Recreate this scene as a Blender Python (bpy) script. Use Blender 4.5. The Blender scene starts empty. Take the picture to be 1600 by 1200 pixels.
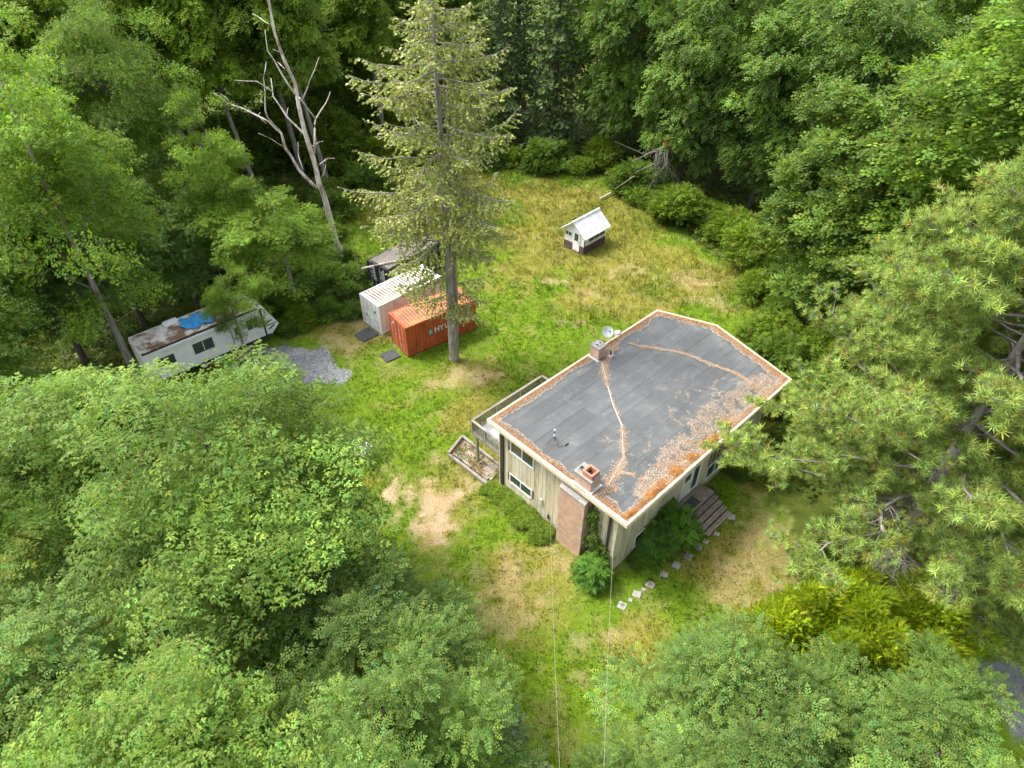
import bpy, math, random
import numpy as np
from math import radians as R, sin, cos, pi

# ------------------------------------------------------------------ camera, world, sun, exposure
scene = bpy.context.scene
col = scene.collection
CAM_H, CAM_PITCH, CAM_ROLL, CAM_F = 31.18, 0.71593, 0.00646, 1060.0
cd = bpy.data.cameras.new('camera'); cam = bpy.data.objects.new('camera', cd); col.objects.link(cam)
cd.sensor_width = 36; cd.sensor_fit = 'HORIZONTAL'; cd.lens = 36 * CAM_F / 1600; cd.clip_end = 5000
from mathutils import Matrix, Vector
cam.matrix_world = Matrix.Translation((0, 0, CAM_H)) @ Matrix.Rotation(pi / 2 - CAM_PITCH, 4, 'X') @ Matrix.Rotation(CAM_ROLL, 4, 'Z')
scene.camera = cam

SUN_AZ, SUN_EL = R(158), R(54)      # azimuth measured from +x towards +y
world = bpy.data.worlds.new('World'); scene.world = world; world.use_nodes = True
nt = world.node_tree; nt.nodes.clear()
sky = nt.nodes.new('ShaderNodeTexSky'); sky.sky_type = 'NISHITA'; sky.sun_disc = False
sky.sun_elevation = SUN_EL; sky.sun_rotation = pi / 2 - SUN_AZ
sky.air_density = 1.0; sky.dust_density = 4.0; sky.ozone_density = 0.6
hs = nt.nodes.new('ShaderNodeHueSaturation'); hs.inputs['Saturation'].default_value = 0.35
bg = nt.nodes.new('ShaderNodeBackground'); bg.inputs[1].default_value = 0.15
wo = nt.nodes.new('ShaderNodeOutputWorld')
nt.links.new(sky.outputs[0], hs.inputs['Color']); nt.links.new(hs.outputs[0], bg.inputs[0]); nt.links.new(bg.outputs[0], wo.inputs[0])
sl = bpy.data.lights.new('sun', 'SUN'); sl.energy = 1.15; sl.angle = R(11); sl.color = (1, 0.95, 0.86)
so = bpy.data.objects.new('sun', sl); col.objects.link(so)
sd = Vector((cos(SUN_AZ) * cos(SUN_EL), sin(SUN_AZ) * cos(SUN_EL), sin(SUN_EL)))
so.rotation_euler = sd.to_track_quat('Z', 'Y').to_euler(); so.location = (-30, 20, 60)
vs = scene.view_settings
vs.view_transform = 'Standard'; vs.look = 'None'; vs.gamma = 1; vs.use_curve_mapping = False; vs.exposure = 1.86
scene.cycles.max_bounces = 8; scene.cycles.transparent_max_bounces = 12
scene.cycles.diffuse_bounces = 6

rng = np.random.default_rng(7); random.seed(7)

# ------------------------------------------------------------------ helpers
def ray(px, py):
    u, v = px - 800, py - 600
    c, s = cos(-CAM_ROLL), sin(-CAM_ROLL); u, v = c * u - s * v, s * u + c * v
    x = u / CAM_F; up = -v / CAM_F
    return np.array([x, cos(CAM_PITCH) + up * sin(CAM_PITCH), -sin(CAM_PITCH) + up * cos(CAM_PITCH)])
def gz(px, py, z=0.0):
    d = ray(px, py); t = (z - CAM_H) / d[2]; return np.array([0, 0, CAM_H]) + t * d
def aty(px, py, y):
    d = ray(px, py); t = y / d[1]; return np.array([0, 0, CAM_H]) + t * d

def mesh_from(name, V, F, cols=None):
    """V (n,3), F = (m,k) array of equal sized faces, or list of such arrays"""
    V = np.asarray(V, np.float32)
    Fs = F if isinstance(F, list) else [F]
    Fs = [np.asarray(f, np.int32) for f in Fs if len(f)]
    me = bpy.data.meshes.new(name)
    me.vertices.add(len(V)); me.vertices.foreach_set('co', V.ravel())
    idx = np.concatenate([f.ravel() for f in Fs]); tot = np.concatenate([np.full(len(f), f.shape[1], np.int32) for f in Fs])
    me.loops.add(len(idx)); me.loops.foreach_set('vertex_index', idx)
    me.polygons.add(len(tot)); st = np.concatenate([[0], np.cumsum(tot)[:-1]]).astype(np.int32)
    me.polygons.foreach_set('loop_start', st); me.polygons.foreach_set('loop_total', tot)
    if cols is not None:
        a = me.color_attributes.new('Col', 'FLOAT_COLOR', 'POINT')
        c4 = np.ones((len(V), 4), np.float32); c4[:, :3] = cols; a.data.foreach_set('color', c4.ravel())
    me.update(calc_edges=True)
    return me

def link(name, me, mat=None, parent=None):
    o = bpy.data.objects.new(name, me); col.objects.link(o)
    if mat is not None and me is not None and not me.materials: me.materials.append(mat)
    if parent is not None: o.parent = parent
    return o
def empty(name, loc=(0, 0, 0), rz=0, parent=None):
    o = bpy.data.objects.new(name, None); col.objects.link(o); o.location = loc; o.rotation_euler = (0, 0, rz)
    o.empty_display_size = .2
    if parent is not None: o.parent = parent
    return o
def tag(o, label=None, cat=None, group=None, kind=None):
    if label: o['label'] = label
    if cat: o['category'] = cat
    if group: o['group'] = group
    if kind: o['kind'] = kind
    return o
def copy_tree(o, parent=None):
    c = o.copy(); col.objects.link(c); c.parent = parent
    for ch in list(o.children): copy_tree(ch, c)
    return c

class MB:
    def __init__(s): s.v = []; s.f = []
    def add(s, vs, fs):
        n = len(s.v); s.v += [tuple(map(float, p)) for p in vs]; s.f += [tuple(i + n for i in f) for f in fs]; return s
    def box(s, x0, x1, y0, y1, z0, z1):
        return s.add([(x0, y0, z0), (x1, y0, z0), (x1, y1, z0), (x0, y1, z0), (x0, y0, z1), (x1, y0, z1), (x1, y1, z1), (x0, y1, z1)],
                     [(0, 3, 2, 1), (4, 5, 6, 7), (0, 1, 5, 4), (1, 2, 6, 5), (2, 3, 7, 6), (3, 0, 4, 7)])
    def prism(s, poly, z0, z1):
        n = len(poly)
        return s.add([(x, y, z0) for x, y in poly] + [(x, y, z1) for x, y in poly],
                     [tuple(range(n))[::-1], tuple(range(n, 2 * n))] + [(i, (i + 1) % n, n + (i + 1) % n, n + i) for i in range(n)])
    def beam(s, a, b, w, h, up=(0, 0, 1)):
        a = Vector(a); b = Vector(b); d = (b - a).normalized(); sd = d.cross(Vector(up)).normalized(); u = sd.cross(d)
        sd *= w / 2; u *= h / 2
        return s.add([a - sd - u, a + sd - u, a + sd + u, a - sd + u, b - sd - u, b + sd - u, b + sd + u, b - sd + u],
                     [(0, 3, 2, 1), (4, 5, 6, 7), (0, 1, 5, 4), (1, 2, 6, 5), (2, 3, 7, 6), (3, 0, 4, 7)])
    def tube(s, pts, r, n=8, cap=True):
        pts = [Vector(p) for p in pts]; rr = r if isinstance(r, (list, tuple)) else [r] * len(pts); base = len(s.v); vs = []
        for i, p in enumerate(pts):
            d = (pts[min(i + 1, len(pts) - 1)] - pts[max(i - 1, 0)]).normalized()
            x = d.cross(Vector((0.13, 0.21, 1)) if abs(d.z) < .95 else Vector((1, .1, 0))).normalized(); y = d.cross(x)
            for k in range(n):
                a = 2 * pi * k / n; vs.append(p + (x * cos(a) + y * sin(a)) * rr[i])
        fs = []
        for i in range(len(pts) - 1):
            for k in range(n):
                fs.append((i * n + k, (i + 1) * n + k, (i + 1) * n + (k + 1) % n, i * n + (k + 1) % n))
        if cap: fs += [tuple(range(n)), tuple(range((len(pts) - 1) * n, len(pts) * n))[::-1]]
        return s.add(vs, fs)
    def lathe(s, prof, n=20, c=(0, 0, 0)):
        vs = [(c[0] + r * cos(2 * pi * k / n), c[1] + r * sin(2 * pi * k / n), c[2] + z) for r, z in prof for k in range(n)]
        fs = [(i * n + k, i * n + (k + 1) % n, (i + 1) * n + (k + 1) % n, (i + 1) * n + k) for i in range(len(prof) - 1) for k in range(n)]
        return s.add(vs, fs)
    def build(s, name, mat, parent=None, bevel=0, smooth=False):
        me = bpy.data.meshes.new(name); me.from_pydata(s.v, [], s.f); me.update()
        if smooth: me.polygons.foreach_set('use_smooth', [True] * len(me.polygons))
        o = link(name, me, mat, parent)
        if bevel:
            m = o.modifiers.new('bevel', 'BEVEL'); m.width = bevel; m.segments = 1; m.limit_method = 'ANGLE'
        return o

# value noise
def _h(ix, iy, s):
    n = (ix * 374761393 + iy * 668265263 + s * 974634777) & 0xffffffff
    n = ((n ^ (n >> 13)) * 1274126177) & 0xffffffff
    return ((n ^ (n >> 16)) & 0xffff) / 65535.0
def vnoise(x, y, s=0):
    x = np.asarray(x, float); y = np.asarray(y, float)
    ix = np.floor(x).astype(np.int64); iy = np.floor(y).astype(np.int64); fx = x - ix; fy = y - iy
    fx = fx * fx * (3 - 2 * fx); fy = fy * fy * (3 - 2 * fy)
    a = _h(ix, iy, s); b = _h(ix + 1, iy, s); c = _h(ix, iy + 1, s); d = _h(ix + 1, iy + 1, s)
    return (a * (1 - fx) + b * fx) * (1 - fy) + (c * (1 - fx) + d * fx) * fy
def fbm(x, y, sc, o=4, s=0):
    t = 0; a = .5; n = 0
    for k in range(o): t = t + a * vnoise(x / sc, y / sc, s + k * 17); n += a; a *= .55; sc *= .5
    return t / n

# ------------------------------------------------------------------ materials
def new_mat(name):
    m = bpy.data.materials.new(name); m.use_nodes = True; t = m.node_tree; t.nodes.clear()
    out = t.nodes.new('ShaderNodeOutputMaterial'); b = t.nodes.new('ShaderNodeBsdfPrincipled'); t.links.new(b.outputs[0], out.inputs[0])
    return m, t, b, out
def N(t, kind, **kw):
    n = t.nodes.new('ShaderNode' + kind)
    for k, v in kw.items():
        if k in n.inputs: n.inputs[k].default_value = v
        else: setattr(n, k, v)
    return n
def coords(t, scale=(1, 1, 1), rot=(0, 0, 0)):
    tc = N(t, 'TexCoord'); mp = N(t, 'Mapping'); mp.inputs['Scale'].default_value = scale; mp.inputs['Rotation'].default_value = rot
    t.links.new(tc.outputs['Object'], mp.inputs[0]); return mp.outputs[0]
def ramp(t, fac, stops):
    r = N(t, 'ValToRGB'); e = r.color_ramp.elements
    while len(e) < len(stops): e.new(.5)
    for i, (p, c) in enumerate(stops): e[i].position = p; e[i].color = (*c, 1) if len(c) == 3 else c
    t.links.new(fac, r.inputs[0]); return r.outputs[0]
def mixc(t, fac, a, b, mode='MIX'):
    m = N(t, 'MixRGB', blend_type=mode)
    for s, v in ((0, fac), (1, a), (2, b)):
        if hasattr(v, 'links') or hasattr(v, 'is_linked'): t.links.new(v, m.inputs[s])
        else: m.inputs[s].default_value = v if s == 0 else ((*v, 1) if len(v) == 3 else v)
    return m.outputs[0]
def simple(name, c1, c2, sc=(3, 3, 3), rough=.8, detail=6, bump=.3, spec=.3, lo=.3, hi=.7, dirt=None, dsc=(1, 1, 1), dlo=.55, dhi=.68, metal=0, randv=0, bscale=None):
    m, t, b, o = new_mat(name)
    n1 = N(t, 'TexNoise', Detail=detail, Roughness=.65); n1.inputs['Scale'].default_value = 1
    v = coords(t, sc); t.links.new(v, n1.inputs['Vector'])
    c = ramp(t, n1.outputs[0], [(lo, c1), (hi, c2)])
    if dirt:
        n2 = N(t, 'TexNoise', Detail=8, Roughness=.7); n2.inputs['Scale'].default_value = 1
        t.links.new(coords(t, dsc), n2.inputs['Vector'])
        f = ramp(t, n2.outputs[0], [(dlo, (0, 0, 0)), (dhi, (1, 1, 1))]); c = mixc(t, f, c, dirt)
    if randv:
        oi = N(t, 'ObjectInfo'); mr = N(t, 'MapRange'); mr.inputs[3].default_value = 1 - randv; mr.inputs[4].default_value = 1 + randv
        t.links.new(oi.outputs['Random'], mr.inputs[0]); vm = N(t, 'VectorMath', operation='SCALE')
        t.links.new(c, vm.inputs[0]); t.links.new(mr.outputs[0], vm.inputs['Scale']); c = vm.outputs[0]
    t.links.new(c, b.inputs['Base Color']); b.inputs['Roughness'].default_value = rough; b.inputs['Specular IOR Level'].default_value = spec
    b.inputs['Metallic'].default_value = metal
    if bump:
        bp = N(t, 'Bump', Strength=bump, Distance=.03)
        n3 = N(t, 'TexNoise', Detail=6); n3.inputs['Scale'].default_value = 1; t.links.new(coords(t, bscale or tuple(s * 3 for s in sc)), n3.inputs['Vector'])
        t.links.new(n3.outputs[0], bp.inputs['Height']); t.links.new(bp.outputs[0], b.inputs['Normal'])
    return m
def leafmat(name, trans=.3, rough=.5, spec=.3, rv=.14):
    m, t, b, o = new_mat(name)
    a = N(t, 'VertexColor', layer_name='Col'); oi = N(t, 'ObjectInfo')
    mr = N(t, 'MapRange'); mr.inputs[3].default_value = 1 - rv; mr.inputs[4].default_value = 1 + rv; t.links.new(oi.outputs['Random'], mr.inputs[0])
    vm = N(t, 'VectorMath', operation='SCALE'); t.links.new(a.outputs[0], vm.inputs[0]); t.links.new(mr.outputs[0], vm.inputs['Scale'])
    t.links.new(vm.outputs[0], b.inputs['Base Color']); b.inputs['Roughness'].default_value = rough; b.inputs['Specular IOR Level'].default_value = spec
    tr = N(t, 'BsdfTranslucent'); vm2 = N(t, 'VectorMath', operation='MULTIPLY'); vm2.inputs[1].default_value = (1.25, 1.35, .55)
    t.links.new(vm.outputs[0], vm2.inputs[0]); t.links.new(vm2.outputs[0], tr.inputs[0])
    mx = N(t, 'MixShader'); mx.inputs[0].default_value = trans
    t.links.new(b.outputs[0], mx.inputs[1]); t.links.new(tr.outputs[0], mx.inputs[2]); t.links.new(mx.outputs[0], o.inputs[0])
    return m
M = {}
M['leaf'] = leafmat('leaf', .42, .55, .16)
M['needle'] = leafmat('needle', .22, .6, .15)
M['grass'] = leafmat('grass_blade', .3, .6, .15, 0)
M['litter'] = leafmat('litter', 0, .85, .1, 0)
M['bark_grey'] = simple('bark_grey', (.11, .095, .08), (.34, .31, .28), (5, 5, 1.2), .9, bump=.8)
M['bark_dark'] = simple('bark_dark', (.035, .028, .022), (.12, .10, .085), (5, 5, 1.2), .9, bump=.8)
M['bark_dead'] = simple('bark_dead', (.22, .15, .11), (.62, .57, .52), (2.5, 2.5, .8), .85, bump=.8, lo=.38, hi=.55)
M['wood_grey'] = simple('wood_grey', (.16, .14, .12), (.34, .30, .26), (6, 6, 6), .85, randv=.2)
M['wood_step'] = simple('wood_step', (.15, .125, .105), (.33, .28, .24), (4, 14, 4), .85, randv=.2, dirt=(.09, .045, .02), dsc=(3, 3, 3), dlo=.55, dhi=.66)
M['siding'] = simple('siding', (.46, .41, .29), (.68, .62, .48), (5, 5, .6), .8, randv=.12, dirt=(.25, .2, .12), dsc=(4, 4, .5), dlo=.52, dhi=.75)
M['groove'] = simple('groove', (.1, .085, .06), (.15, .13, .09), (3, 3, 3), .9)
M['fascia'] = simple('fascia', (.56, .45, .3), (.72, .62, .46), (3, 3, 3), .6, bump=.1, dirt=(.38, .25, .13), dsc=(2, 2, 5), dlo=.55, dhi=.75)
M['white'] = simple('white_paint', (.68, .69, .68), (.8, .8, .79), (2, 2, 2), .5, bump=.05, spec=.4)
M['black'] = simple('black_metal', (.02, .02, .022), (.045, .045, .047), (4, 4, 4), .5, bump=.1)
M['mat'] = simple('rubber_mat', (.045, .047, .052), (.085, .088, .095), (9, 9, 9), .85, dirt=(.16, .13, .1), dsc=(3, 3, 3), dlo=.6, dhi=.72)
M['flue'] = simple('flue_tile', (.35, .13, .08), (.5, .22, .14), (6, 6, 6), .85)
M['mortar'] = simple('mortar_cap', (.18, .17, .155), (.32, .3, .27), (5, 5, 5), .9)
M['flash'] = simple('flashing', (.45, .47, .48), (.68, .69, .69), (4, 4, 4), .45, metal=.3, bump=.1)
M['stone'] = simple('stone', (.22, .21, .195), (.36, .345, .32), (5, 5, 5), .9, randv=.1)
M['underlay'] = simple('underlay', (.02, .021, .023), (.035, .036, .04), (4, 4, 4), .9)
M['moss'] = simple('moss', (.2, .06, .01), (.46, .2, .04), (22, 22, 22), .95, bump=1.0, lo=.35, hi=.65)
M['tarp'] = simple('tarp', (.02, .2, .55), (.06, .36, .75), (5, 5, 5), .45, bump=.6)
M['soil'] = simple('soil', (.2, .16, .12), (.42, .35, .28), (5, 5, 5), .95, bump=.8)
M['tyre'] = simple('tyre', (.015, .015, .016), (.03, .03, .03), (8, 8, 8), .85)
M['galv'] = simple('galvanised', (.5, .52, .54), (.7, .71, .72), (3, 3, 3), .4, metal=.4, bump=.05)

def glass_mat(name, c, rough=.06, trans=0):
    m, t, b, o = new_mat(name); b.inputs['Base Color'].default_value = (*c, 1); b.inputs['Roughness'].default_value = rough
    b.inputs['Specular IOR Level'].default_value = .8; b.inputs['Transmission Weight'].default_value = trans
    return m
M['glass'] = glass_mat('window_glass', (.035, .06, .055))
M['glass_clear'] = glass_mat('table_glass', (.7, .78, .78), .05, .55)
def rail_glass():
    m, t, b, o = new_mat('rail_screen'); b.inputs['Base Color'].default_value = (.2, .2, .15, 1); b.inputs['Roughness'].default_value = .2
    tr = N(t, 'BsdfTransparent'); tr.inputs[0].default_value = (.75, .75, .68, 1); mx = N(t, 'MixShader'); mx.inputs[0].default_value = .3
    t.links.new(tr.outputs[0], mx.inputs[1]); t.links.new(b.outputs[0], mx.inputs[2]); t.links.new(mx.outputs[0], o.inputs[0]); return m
M['rail_glass'] = rail_glass()
def brick_mat():
    m, t, b, o = new_mat('brickwork'); br = N(t, 'TexBrick')
    br.inputs['Color1'].default_value = (.6, .38, .27, 1); br.inputs['Color2'].default_value = (.52, .31, .21, 1); br.inputs['Mortar'].default_value = (.55, .48, .4, 1)
    br.inputs['Scale'].default_value = 1; br.inputs['Brick Width'].default_value = .21; br.inputs['Row Height'].default_value = .075; br.inputs['Mortar Size'].default_value = .009
    tc = N(t, 'TexCoord'); sp = N(t, 'SeparateXYZ'); t.links.new(tc.outputs['Object'], sp.inputs[0]); ad = N(t, 'Math', operation='ADD')
    t.links.new(sp.outputs[0], ad.inputs[0]); t.links.new(sp.outputs[1], ad.inputs[1]); cb = N(t, 'CombineXYZ')
    t.links.new(ad.outputs[0], cb.inputs[0]); t.links.new(sp.outputs[2], cb.inputs[1]); t.links.new(cb.outputs[0], br.inputs['Vector'])
    n = N(t, 'TexNoise', Detail=6); n.inputs['Scale'].default_value = 2.5; t.links.new(tc.outputs['Object'], n.inputs['Vector'])
    c = mixc(t, .6, br.outputs[0], ramp(t, n.outputs[0], [(.3, (.55, .5, .48)), (.7, (1, 1, 1))]), 'MULTIPLY')
    t.links.new(c, b.inputs['Base Color']); b.inputs['Roughness'].default_value = .9
    bp = N(t, 'Bump', Strength=.5, Distance=.01); bp.invert = True; t.links.new(br.outputs[1], bp.inputs['Height']); t.links.new(bp.outputs[0], b.inputs['Normal'])
    return m
M['brick'] = brick_mat()
def roof_mat():
    m, t, b, o = new_mat('roofing_felt')
    a = N(t, 'TexNoise', Detail=7, Roughness=.65); a.inputs['Scale'].default_value = 1; t.links.new(coords(t, (.5, .5, .5)), a.inputs['Vector'])
    s = N(t, 'TexNoise', Detail=5); s.inputs['Scale'].default_value = 1; t.links.new(coords(t, (.35, 3.5, 1)), s.inputs['Vector'])
    c = ramp(t, a.outputs[0], [(.3, (.068, .073, .076)), (.52, (.09, .096, .099)), (.72, (.125, .131, .13))])
    c = mixc(t, .45, c, ramp(t, s.outputs[0], [(.3, (.72, .72, .76)), (.7, (1.15, 1.15, 1.1))]), 'MULTIPLY')
    g = N(t, 'TexNoise', Detail=3); g.inputs['Scale'].default_value = 60; t.links.new(coords(t), g.inputs['Vector'])
    c = mixc(t, .35, c, ramp(t, g.outputs[0], [(.35, (.6, .6, .6)), (.65, (1.3, 1.3, 1.3))]), 'MULTIPLY')
    d = N(t, 'TexNoise', Detail=8, Roughness=.75); d.inputs['Scale'].default_value = 1; t.links.new(coords(t, (.8, 1.1, 1)), d.inputs['Vector'])
    c = mixc(t, ramp(t, d.outputs[0], [(.54, (0, 0, 0)), (.74, (.75, .75, .75))]), c, (.2, .195, .18))
    oi = N(t, 'ObjectInfo'); mr = N(t, 'MapRange'); mr.inputs[3].default_value = .9; mr.inputs[4].default_value = 1.1; t.links.new(oi.outputs['Random'], mr.inputs[0])
    vm = N(t, 'VectorMath', operation='SCALE'); t.links.new(c, vm.inputs[0]); t.links.new(mr.outputs[0], vm.inputs['Scale'])
    t.links.new(vm.outputs[0], b.inputs['Base Color']); b.inputs['Roughness'].default_value = .62; b.inputs['Specular IOR Level'].default_value = .35
    bp = N(t, 'Bump', Strength=.25, Distance=.02); t.links.new(a.outputs[0], bp.inputs['Height']); t.links.new(bp.outputs[0], b.inputs['Normal'])
    return m
M['roofing'] = roof_mat()
def ground_mat():
    m, t, b, o = new_mat('ground'); a = N(t, 'VertexColor', layer_name='Col'); tc = N(t, 'TexCoord')
    n = N(t, 'TexNoise', Detail=8, Roughness=.75); n.inputs['Scale'].default_value = 2.2; t.links.new(tc.outputs['Object'], n.inputs['Vector'])
    n2 = N(t, 'TexNoise', Detail=4, Roughness=.7); n2.inputs['Scale'].default_value = 14; t.links.new(tc.outputs['Object'], n2.inputs['Vector'])
    c = mixc(t, .8, a.outputs[0], ramp(t, n.outputs[0], [(.28, (.55, .6, .5)), (.5, (1, 1, 1)), (.72, (1.35, 1.25, 1.2))]), 'MULTIPLY')
    c = mixc(t, .8, c, ramp(t, n2.outputs[0], [(.3, (.5, .52, .5)), (.7, (1.45, 1.4, 1.4))]), 'MULTIPLY')
    t.links.new(c, b.inputs['Base Color']); b.inputs['Roughness'].default_value = .95; b.inputs['Specular IOR Level'].default_value = .1
    bp = N(t, 'Bump', Strength=.8, Distance=.08); t.links.new(n2.outputs[0], bp.inputs['Height']); t.links.new(bp.outputs[0], b.inputs['Normal'])
    return m
M['ground'] = ground_mat()

# ------------------------------------------------------------------ ground colours
def zone(px, py, rx, ry, ang=0):
    """an elliptic patch on the ground: centre from its place, half sizes in metres"""
    c = gz(px, py); return (c[0], c[1], rx, ry, ang)
BARE = [zone(665, 800, 2.0, 2.8, .35), zone(690, 775, 1.3, 1.2)]
FAINT = [zone(775, 950, 1.3, 2.2, .5), zone(800, 905, 1.2, 1.4), zone(680, 597, 1.1, .45), zone(735, 585, 1.7, 1.1),
        zone(810, 975, .9, .6), zone(760, 985, .8, 1.0), zone(850, 935, .8, .6), zone(905, 1000, .5, .35), zone(960, 990, .6, .4), zone(945, 968, .5, .5), zone(905, 1055, .5, .4),
        zone(920, 1065, .4, .4), zone(560, 510, 1.2, 1.6, .6), zone(530, 535, 1.4, 1.4), zone(595, 520, 2.2, .55, .65), zone(722, 745, 2.4, .5, -.8), zone(545, 490, 1.5, 1.4),
        zone(870, 440, 1.3, .8), zone(1000, 425, 2.2, 1.0), zone(1090, 440, 2.6, 1.2), zone(1110, 470, 1.8, 1.0), zone(920, 455, 1.6, 1.0), zone(600, 545, 1.0, .5, .6),
        zone(890, 505, 1.0, .5), zone(1200, 880, 2.6, 2.0, .4), zone(1150, 920, 1.6, 1.0), zone(890, 880, 1.2, .5, -.7), zone(1215, 830, 2, 2)]
OLIVE = [zone(690, 800, 3.6, 4.6), zone(980, 420, 8, 6), zone(1080, 450, 6, 5), zone(840, 380, 6, 6), zone(740, 590, 4, 2), zone(1180, 890, 4.5, 4), zone(815, 920, 2.6, 4),
         zone(1150, 640, 6, 6), zone(700, 310, 12, 9), zone(900, 330, 10, 9), zone(560, 520, 3.5, 3), zone(750, 720, 3, 3), zone(1000, 990, 2.6, 2), zone(740, 640, 1.5, 4, -.7), zone(930, 460, 5, 4)]
GRAVEL = [zone(440, 568, 2.8, 2.1, -.2), zone(405, 580, 2, 1.6), zone(490, 580, 2.2, 1.3, -.4), zone(420, 590, 2.4, 1.8), zone(505, 565, .9, 1.6, .5), zone(1600, 1100, 1.6, 2.2)]
def ell(zs, x, y, soft=1.0):
    m = np.full_like(x, -3.0)
    for cx, cy, rx, ry, a in zs:
        dx = x - cx; dy = y - cy; c, s = cos(a), sin(a); p = (dx * c + dy * s) / rx; q = (-dx * s + dy * c) / ry
        m = np.maximum(m, 1.25 - np.sqrt(p * p + q * q) * soft)
    return m
CLEAR = np.array([(-3.5, 4), (4.5, 4), (6.5, 15), (12.5, 18), (15, 20.5), (16, 27.7), (19.7, 38.9), (21.2, 51.4), (16.4, 56.5), (12.6, 62.5), (8.9, 72), (-2.9, 71), (-15, 74), (-18, 62),
                  (-16, 50), (-20, 46), (-27, 38), (-25, 33), (-17, 33), (-12, 28), (-9, 22), (-4, 16)])
def in_poly(x, y, P):
    r = np.zeros(x.shape, bool); n = len(P)
    for i in range(n):
        x0, y0 = P[i]; x1, y1 = P[(i + 1) % n]
        k = ((y0 > y) != (y1 > y)) & (x < (x1 - x0) * (y - y0) / (y1 - y0 + 1e-12) + x0); r ^= k
    return r
def sm(a, b, v): t = np.clip((v - a) / (b - a), 0, 1); return t * t * (3 - 2 * t)
def ground_col(x, y):
    x = np.asarray(x, float); y = np.asarray(y, float)
    n1 = fbm(x, y, 3.0, 5, 3); n2 = fbm(x, y, 1.0, 4, 11); n3 = fbm(x, y, 9, 3, 23)
    L = lambda c: np.array(c)[None, :]
    lush = L((.088, .165, .009)) * (1 - n2[:, None]) + L((.145, .225, .016)) * n2[:, None]
    olive = L((.15, .17, .022)) * (1 - n2[:, None]) + L((.24, .21, .045)) * n2[:, None]
    bare = L((.34, .24, .13)) * (1 - n2[:, None]) + L((.48, .36, .25)) * n2[:, None]
    c = lush
    fo = sm(.05, .75, ell(OLIVE, x, y) + (n1 - .5) * 2.2)[:, None]; c = c * (1 - fo) + olive * fo
    fx = sm(.62, .76, n1 * .55 + n2 * .45)[:, None] * .55; c = c * (1 - fx) + olive * fx
    fb = sm(.0, 1.0, ell(BARE, x, y) + (n2 - .5) * 1.8 + (n1 - .5) * .9 + (fbm(x, y, .5, 3, 71) - .5) * 2.0)[:, None] * .88; fb = np.maximum(fb, sm(.0, 1.0, ell(FAINT, x, y) + (n2 - .5) * 2.2 + (n1 - .5) * .9 + (fbm(x, y, .5, 3, 71) - .5) * 2.6)[:, None] * np.where(x > 9, .33, np.where(y < 24, .3, .42))[:, None]); c = c * (1 - fb) + bare * fb
    fg = sm(.1, .35, ell(GRAVEL, x, y) + (n2 - .5) * 1.1)[:, None]; gr = L((.19, .195, .205)) * (.8 + .5 * fbm(x, y, .3, 2, 5)[:, None]); n5 = sm(.56, .72, fbm(x, y, .7, 3, 119))[:, None] * .35; c = c * (1 - n5) + (olive * .6 + bare * .4) * n5; c = c * (1 - fg) + gr * fg
    return c, fb[:, 0], fg[:, 0]
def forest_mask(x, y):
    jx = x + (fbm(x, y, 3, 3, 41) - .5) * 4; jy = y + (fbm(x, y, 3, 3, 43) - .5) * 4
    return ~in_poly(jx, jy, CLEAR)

def build_ground():
    xs = np.concatenate([[-2500, -900, -400, -200, -120, -80, -60, -48, -42, -38, -35], np.concatenate([np.arange(-33, -20, .4), np.arange(-20, 22, .24), np.arange(22, 28, .4)]), [29, 31, 34, 38, 44, 55, 70, 100, 160, 300, 700, 2500]])
    ys = np.concatenate([[-2500, -700, -200, -80, -40, -20, -10, -4, 0, 2], np.concatenate([np.arange(3, 56, .24), np.arange(56, 78, .35)]), [79, 81, 84, 88, 95, 105, 120, 150, 200, 300, 600, 1200, 2500]])
    X, Y = np.meshgrid(xs, ys); x = X.ravel(); y = Y.ravel()
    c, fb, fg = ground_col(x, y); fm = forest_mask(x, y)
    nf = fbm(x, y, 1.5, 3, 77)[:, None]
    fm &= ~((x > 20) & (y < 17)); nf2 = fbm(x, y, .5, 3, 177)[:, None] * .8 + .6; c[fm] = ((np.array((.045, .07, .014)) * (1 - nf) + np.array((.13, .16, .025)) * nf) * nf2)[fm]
    z = (fbm(x, y, 4, 3, 91) - .5) * .12; z[(np.abs(x) > 60) | (y > 100) | (y < 0)] = 0
    z -= .03
    nx, ny = len(xs), len(ys); i = np.arange(nx * ny).reshape(ny, nx)
    F = np.stack([i[:-1, :-1], i[:-1, 1:], i[1:, 1:], i[1:, :-1]], -1).reshape(-1, 4)
    o = link('ground', mesh_from('ground', np.stack([x, y, z], 1), F, c), M['ground'])
    o.data.polygons.foreach_set('use_smooth', [True] * len(o.data.polygons))
    tag(o, 'patchy green and dry yellow lawn of the clearing and forest floor', 'ground', kind='structure')
build_ground()

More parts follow.
